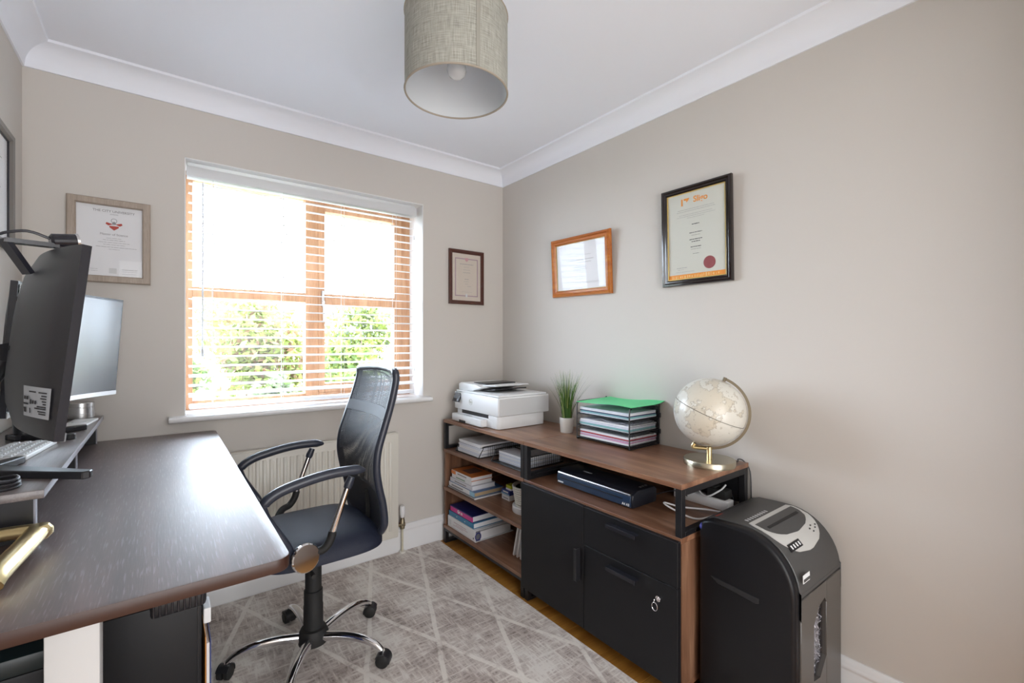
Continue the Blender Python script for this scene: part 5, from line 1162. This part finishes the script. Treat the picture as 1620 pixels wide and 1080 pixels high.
def c_orange(t, iw, fw, ih):
    lines(t, [(0, ih - .075, .16, .0012), (0, ih - .10, .20, .002), (.03, ih - .115, .10, .0016), (0, ih - .140, .09, .003), (0, ih - .152, .10, .0026), (0, ih - .170, .04, .0016), (0, ih - .185, .03, .0016), (0, ih - .205, .08, .0016), (.05, fw + .040, .16, .0012), (.05, fw + .034, .22, .0011)], 'greyink')
framed('certificate_frame', 'golden-orange wooden framed certificate on the right wall', 'right', -.530, -.978, 1.498, 1.834, [(0, 0), (0, .012), (.004, .020), (.014, .024), (.020, .018), (.030, .020), (.036, .012), (.036, 0)], [wood('orange_varnish', (.36, .085, .008), (.48, .14, .012), (.58, .20, .022), 'x', .22, 1.5, .1, coat=.5), 'paper', pm('dull_gold_slip', (.50, .33, .10), .4)], tilt=3.5, build=c_orange, roll=1.0)
def c_sligo(t, iw, fw, ih):
    q = bmesh.new(); x = -.058; z_ = ih - .038
    box(q, x - .010, x - .003, -.0068, -.0062, z_ - .018, z_ + .012); prism(q, [(x + .002, z_ + .012), (x + .030, z_ + .012), (x + .024, z_ + .002), (x + .016, z_ - .006), (x + .014, z_ + .003), (x + .004, z_ + .004)], 'y', -.0068, -.0062)
    part('printed_logo', q, gold_p, t, world=False)
    ltext(t, 'Sligo', .036, .024, z_ + .0, gold_p, 'printed_name', .0007)
    lines(t, [(.0, ih - .075, .17, .0012), (.0, ih - .083, .18, .0012), (0, ih - .098, .16, .001), (0, ih - .106, .18, .001), (0, ih - .114, .08, .001)], 'greyink')
    lines(t, [(0, ih - .145, .035, .003), (0, ih - .182, .06, .0026), (0, ih - .194, .04, .001), (0, ih - .212, .06, .003), (0, ih - .222, .04, .003), (0, ih - .245, .05, .0026), (0, ih - .255, .045, .001), (0, ih - .275, .03, .0014)], 'ink', 'printed_body')
    lines(t, [(-.07, fw + .052, .05, .002), (-.075, fw + .044, .03, .001), (-.055, fw + .033, .09, .0011)], 'greyink', 'signature_lines')
    q = bmesh.new(); lathe(q, [(0, 0), (.027, 0), (.027, .0012), (.024, .0016), (0, .0016)], 32, (0, 0, 0), Matrix.Translation((.062, -.0062, fw + .062)) @ Matrix.Rotation(R(90), 4, 'X')); part('wax_seal', q, maroon, t, world=False)
    part('orange_band', B(-iw + .003, iw - .003, -.0066, -.0062, fw + .002, fw + .022), gold_p, t, world=False)
    q = bmesh.new(); rn = random.Random(4); x = -iw + .02
    while x < iw - .03:
        w_ = rn.uniform(.002, .008); box(q, x, x + w_, -.0070, -.0066, fw + .004 + rn.uniform(0, .004), fw + .020 - rn.uniform(0, .006)); x += w_ + rn.uniform(.003, .008)
    part('band_pattern', q, pm('pale_orange_print', (.80, .50, .18), .6), t, world=False)
framed('certificate_frame', 'tall black framed certificate with orange heading and maroon seal', 'right', -1.286, -1.615, 1.493, 1.932, step, [pm('black_gloss_frame', (.012, .006, .006), .22, coat=.3), pm('pale_grey_paper', (.62, .62, .56), .8), pm('gold_slip', (.62, .45, .14), .35, .3)], tilt=1.5, build=c_sligo)
def c_left(t, iw, fw, ih): lines(t, [(0, ih - .08, .14, .003), (0, ih - .13, .10, .002), (0, ih - .18, .12, .002)], 'greyink')
framed('certificate_frame', 'dark framed certificate on the left wall above the monitors', 'left', -.560, -.232, 1.556, 1.952, [(0, 0), (0, .018), (.004, .022), (.018, .020), (.024, .012), (.024, 0)], [pm('grey_bronze_frame', (.17, .155, .14), .4), 'paper', pm('dark_slip', (.01, .01, .02), .4)], build=c_left)
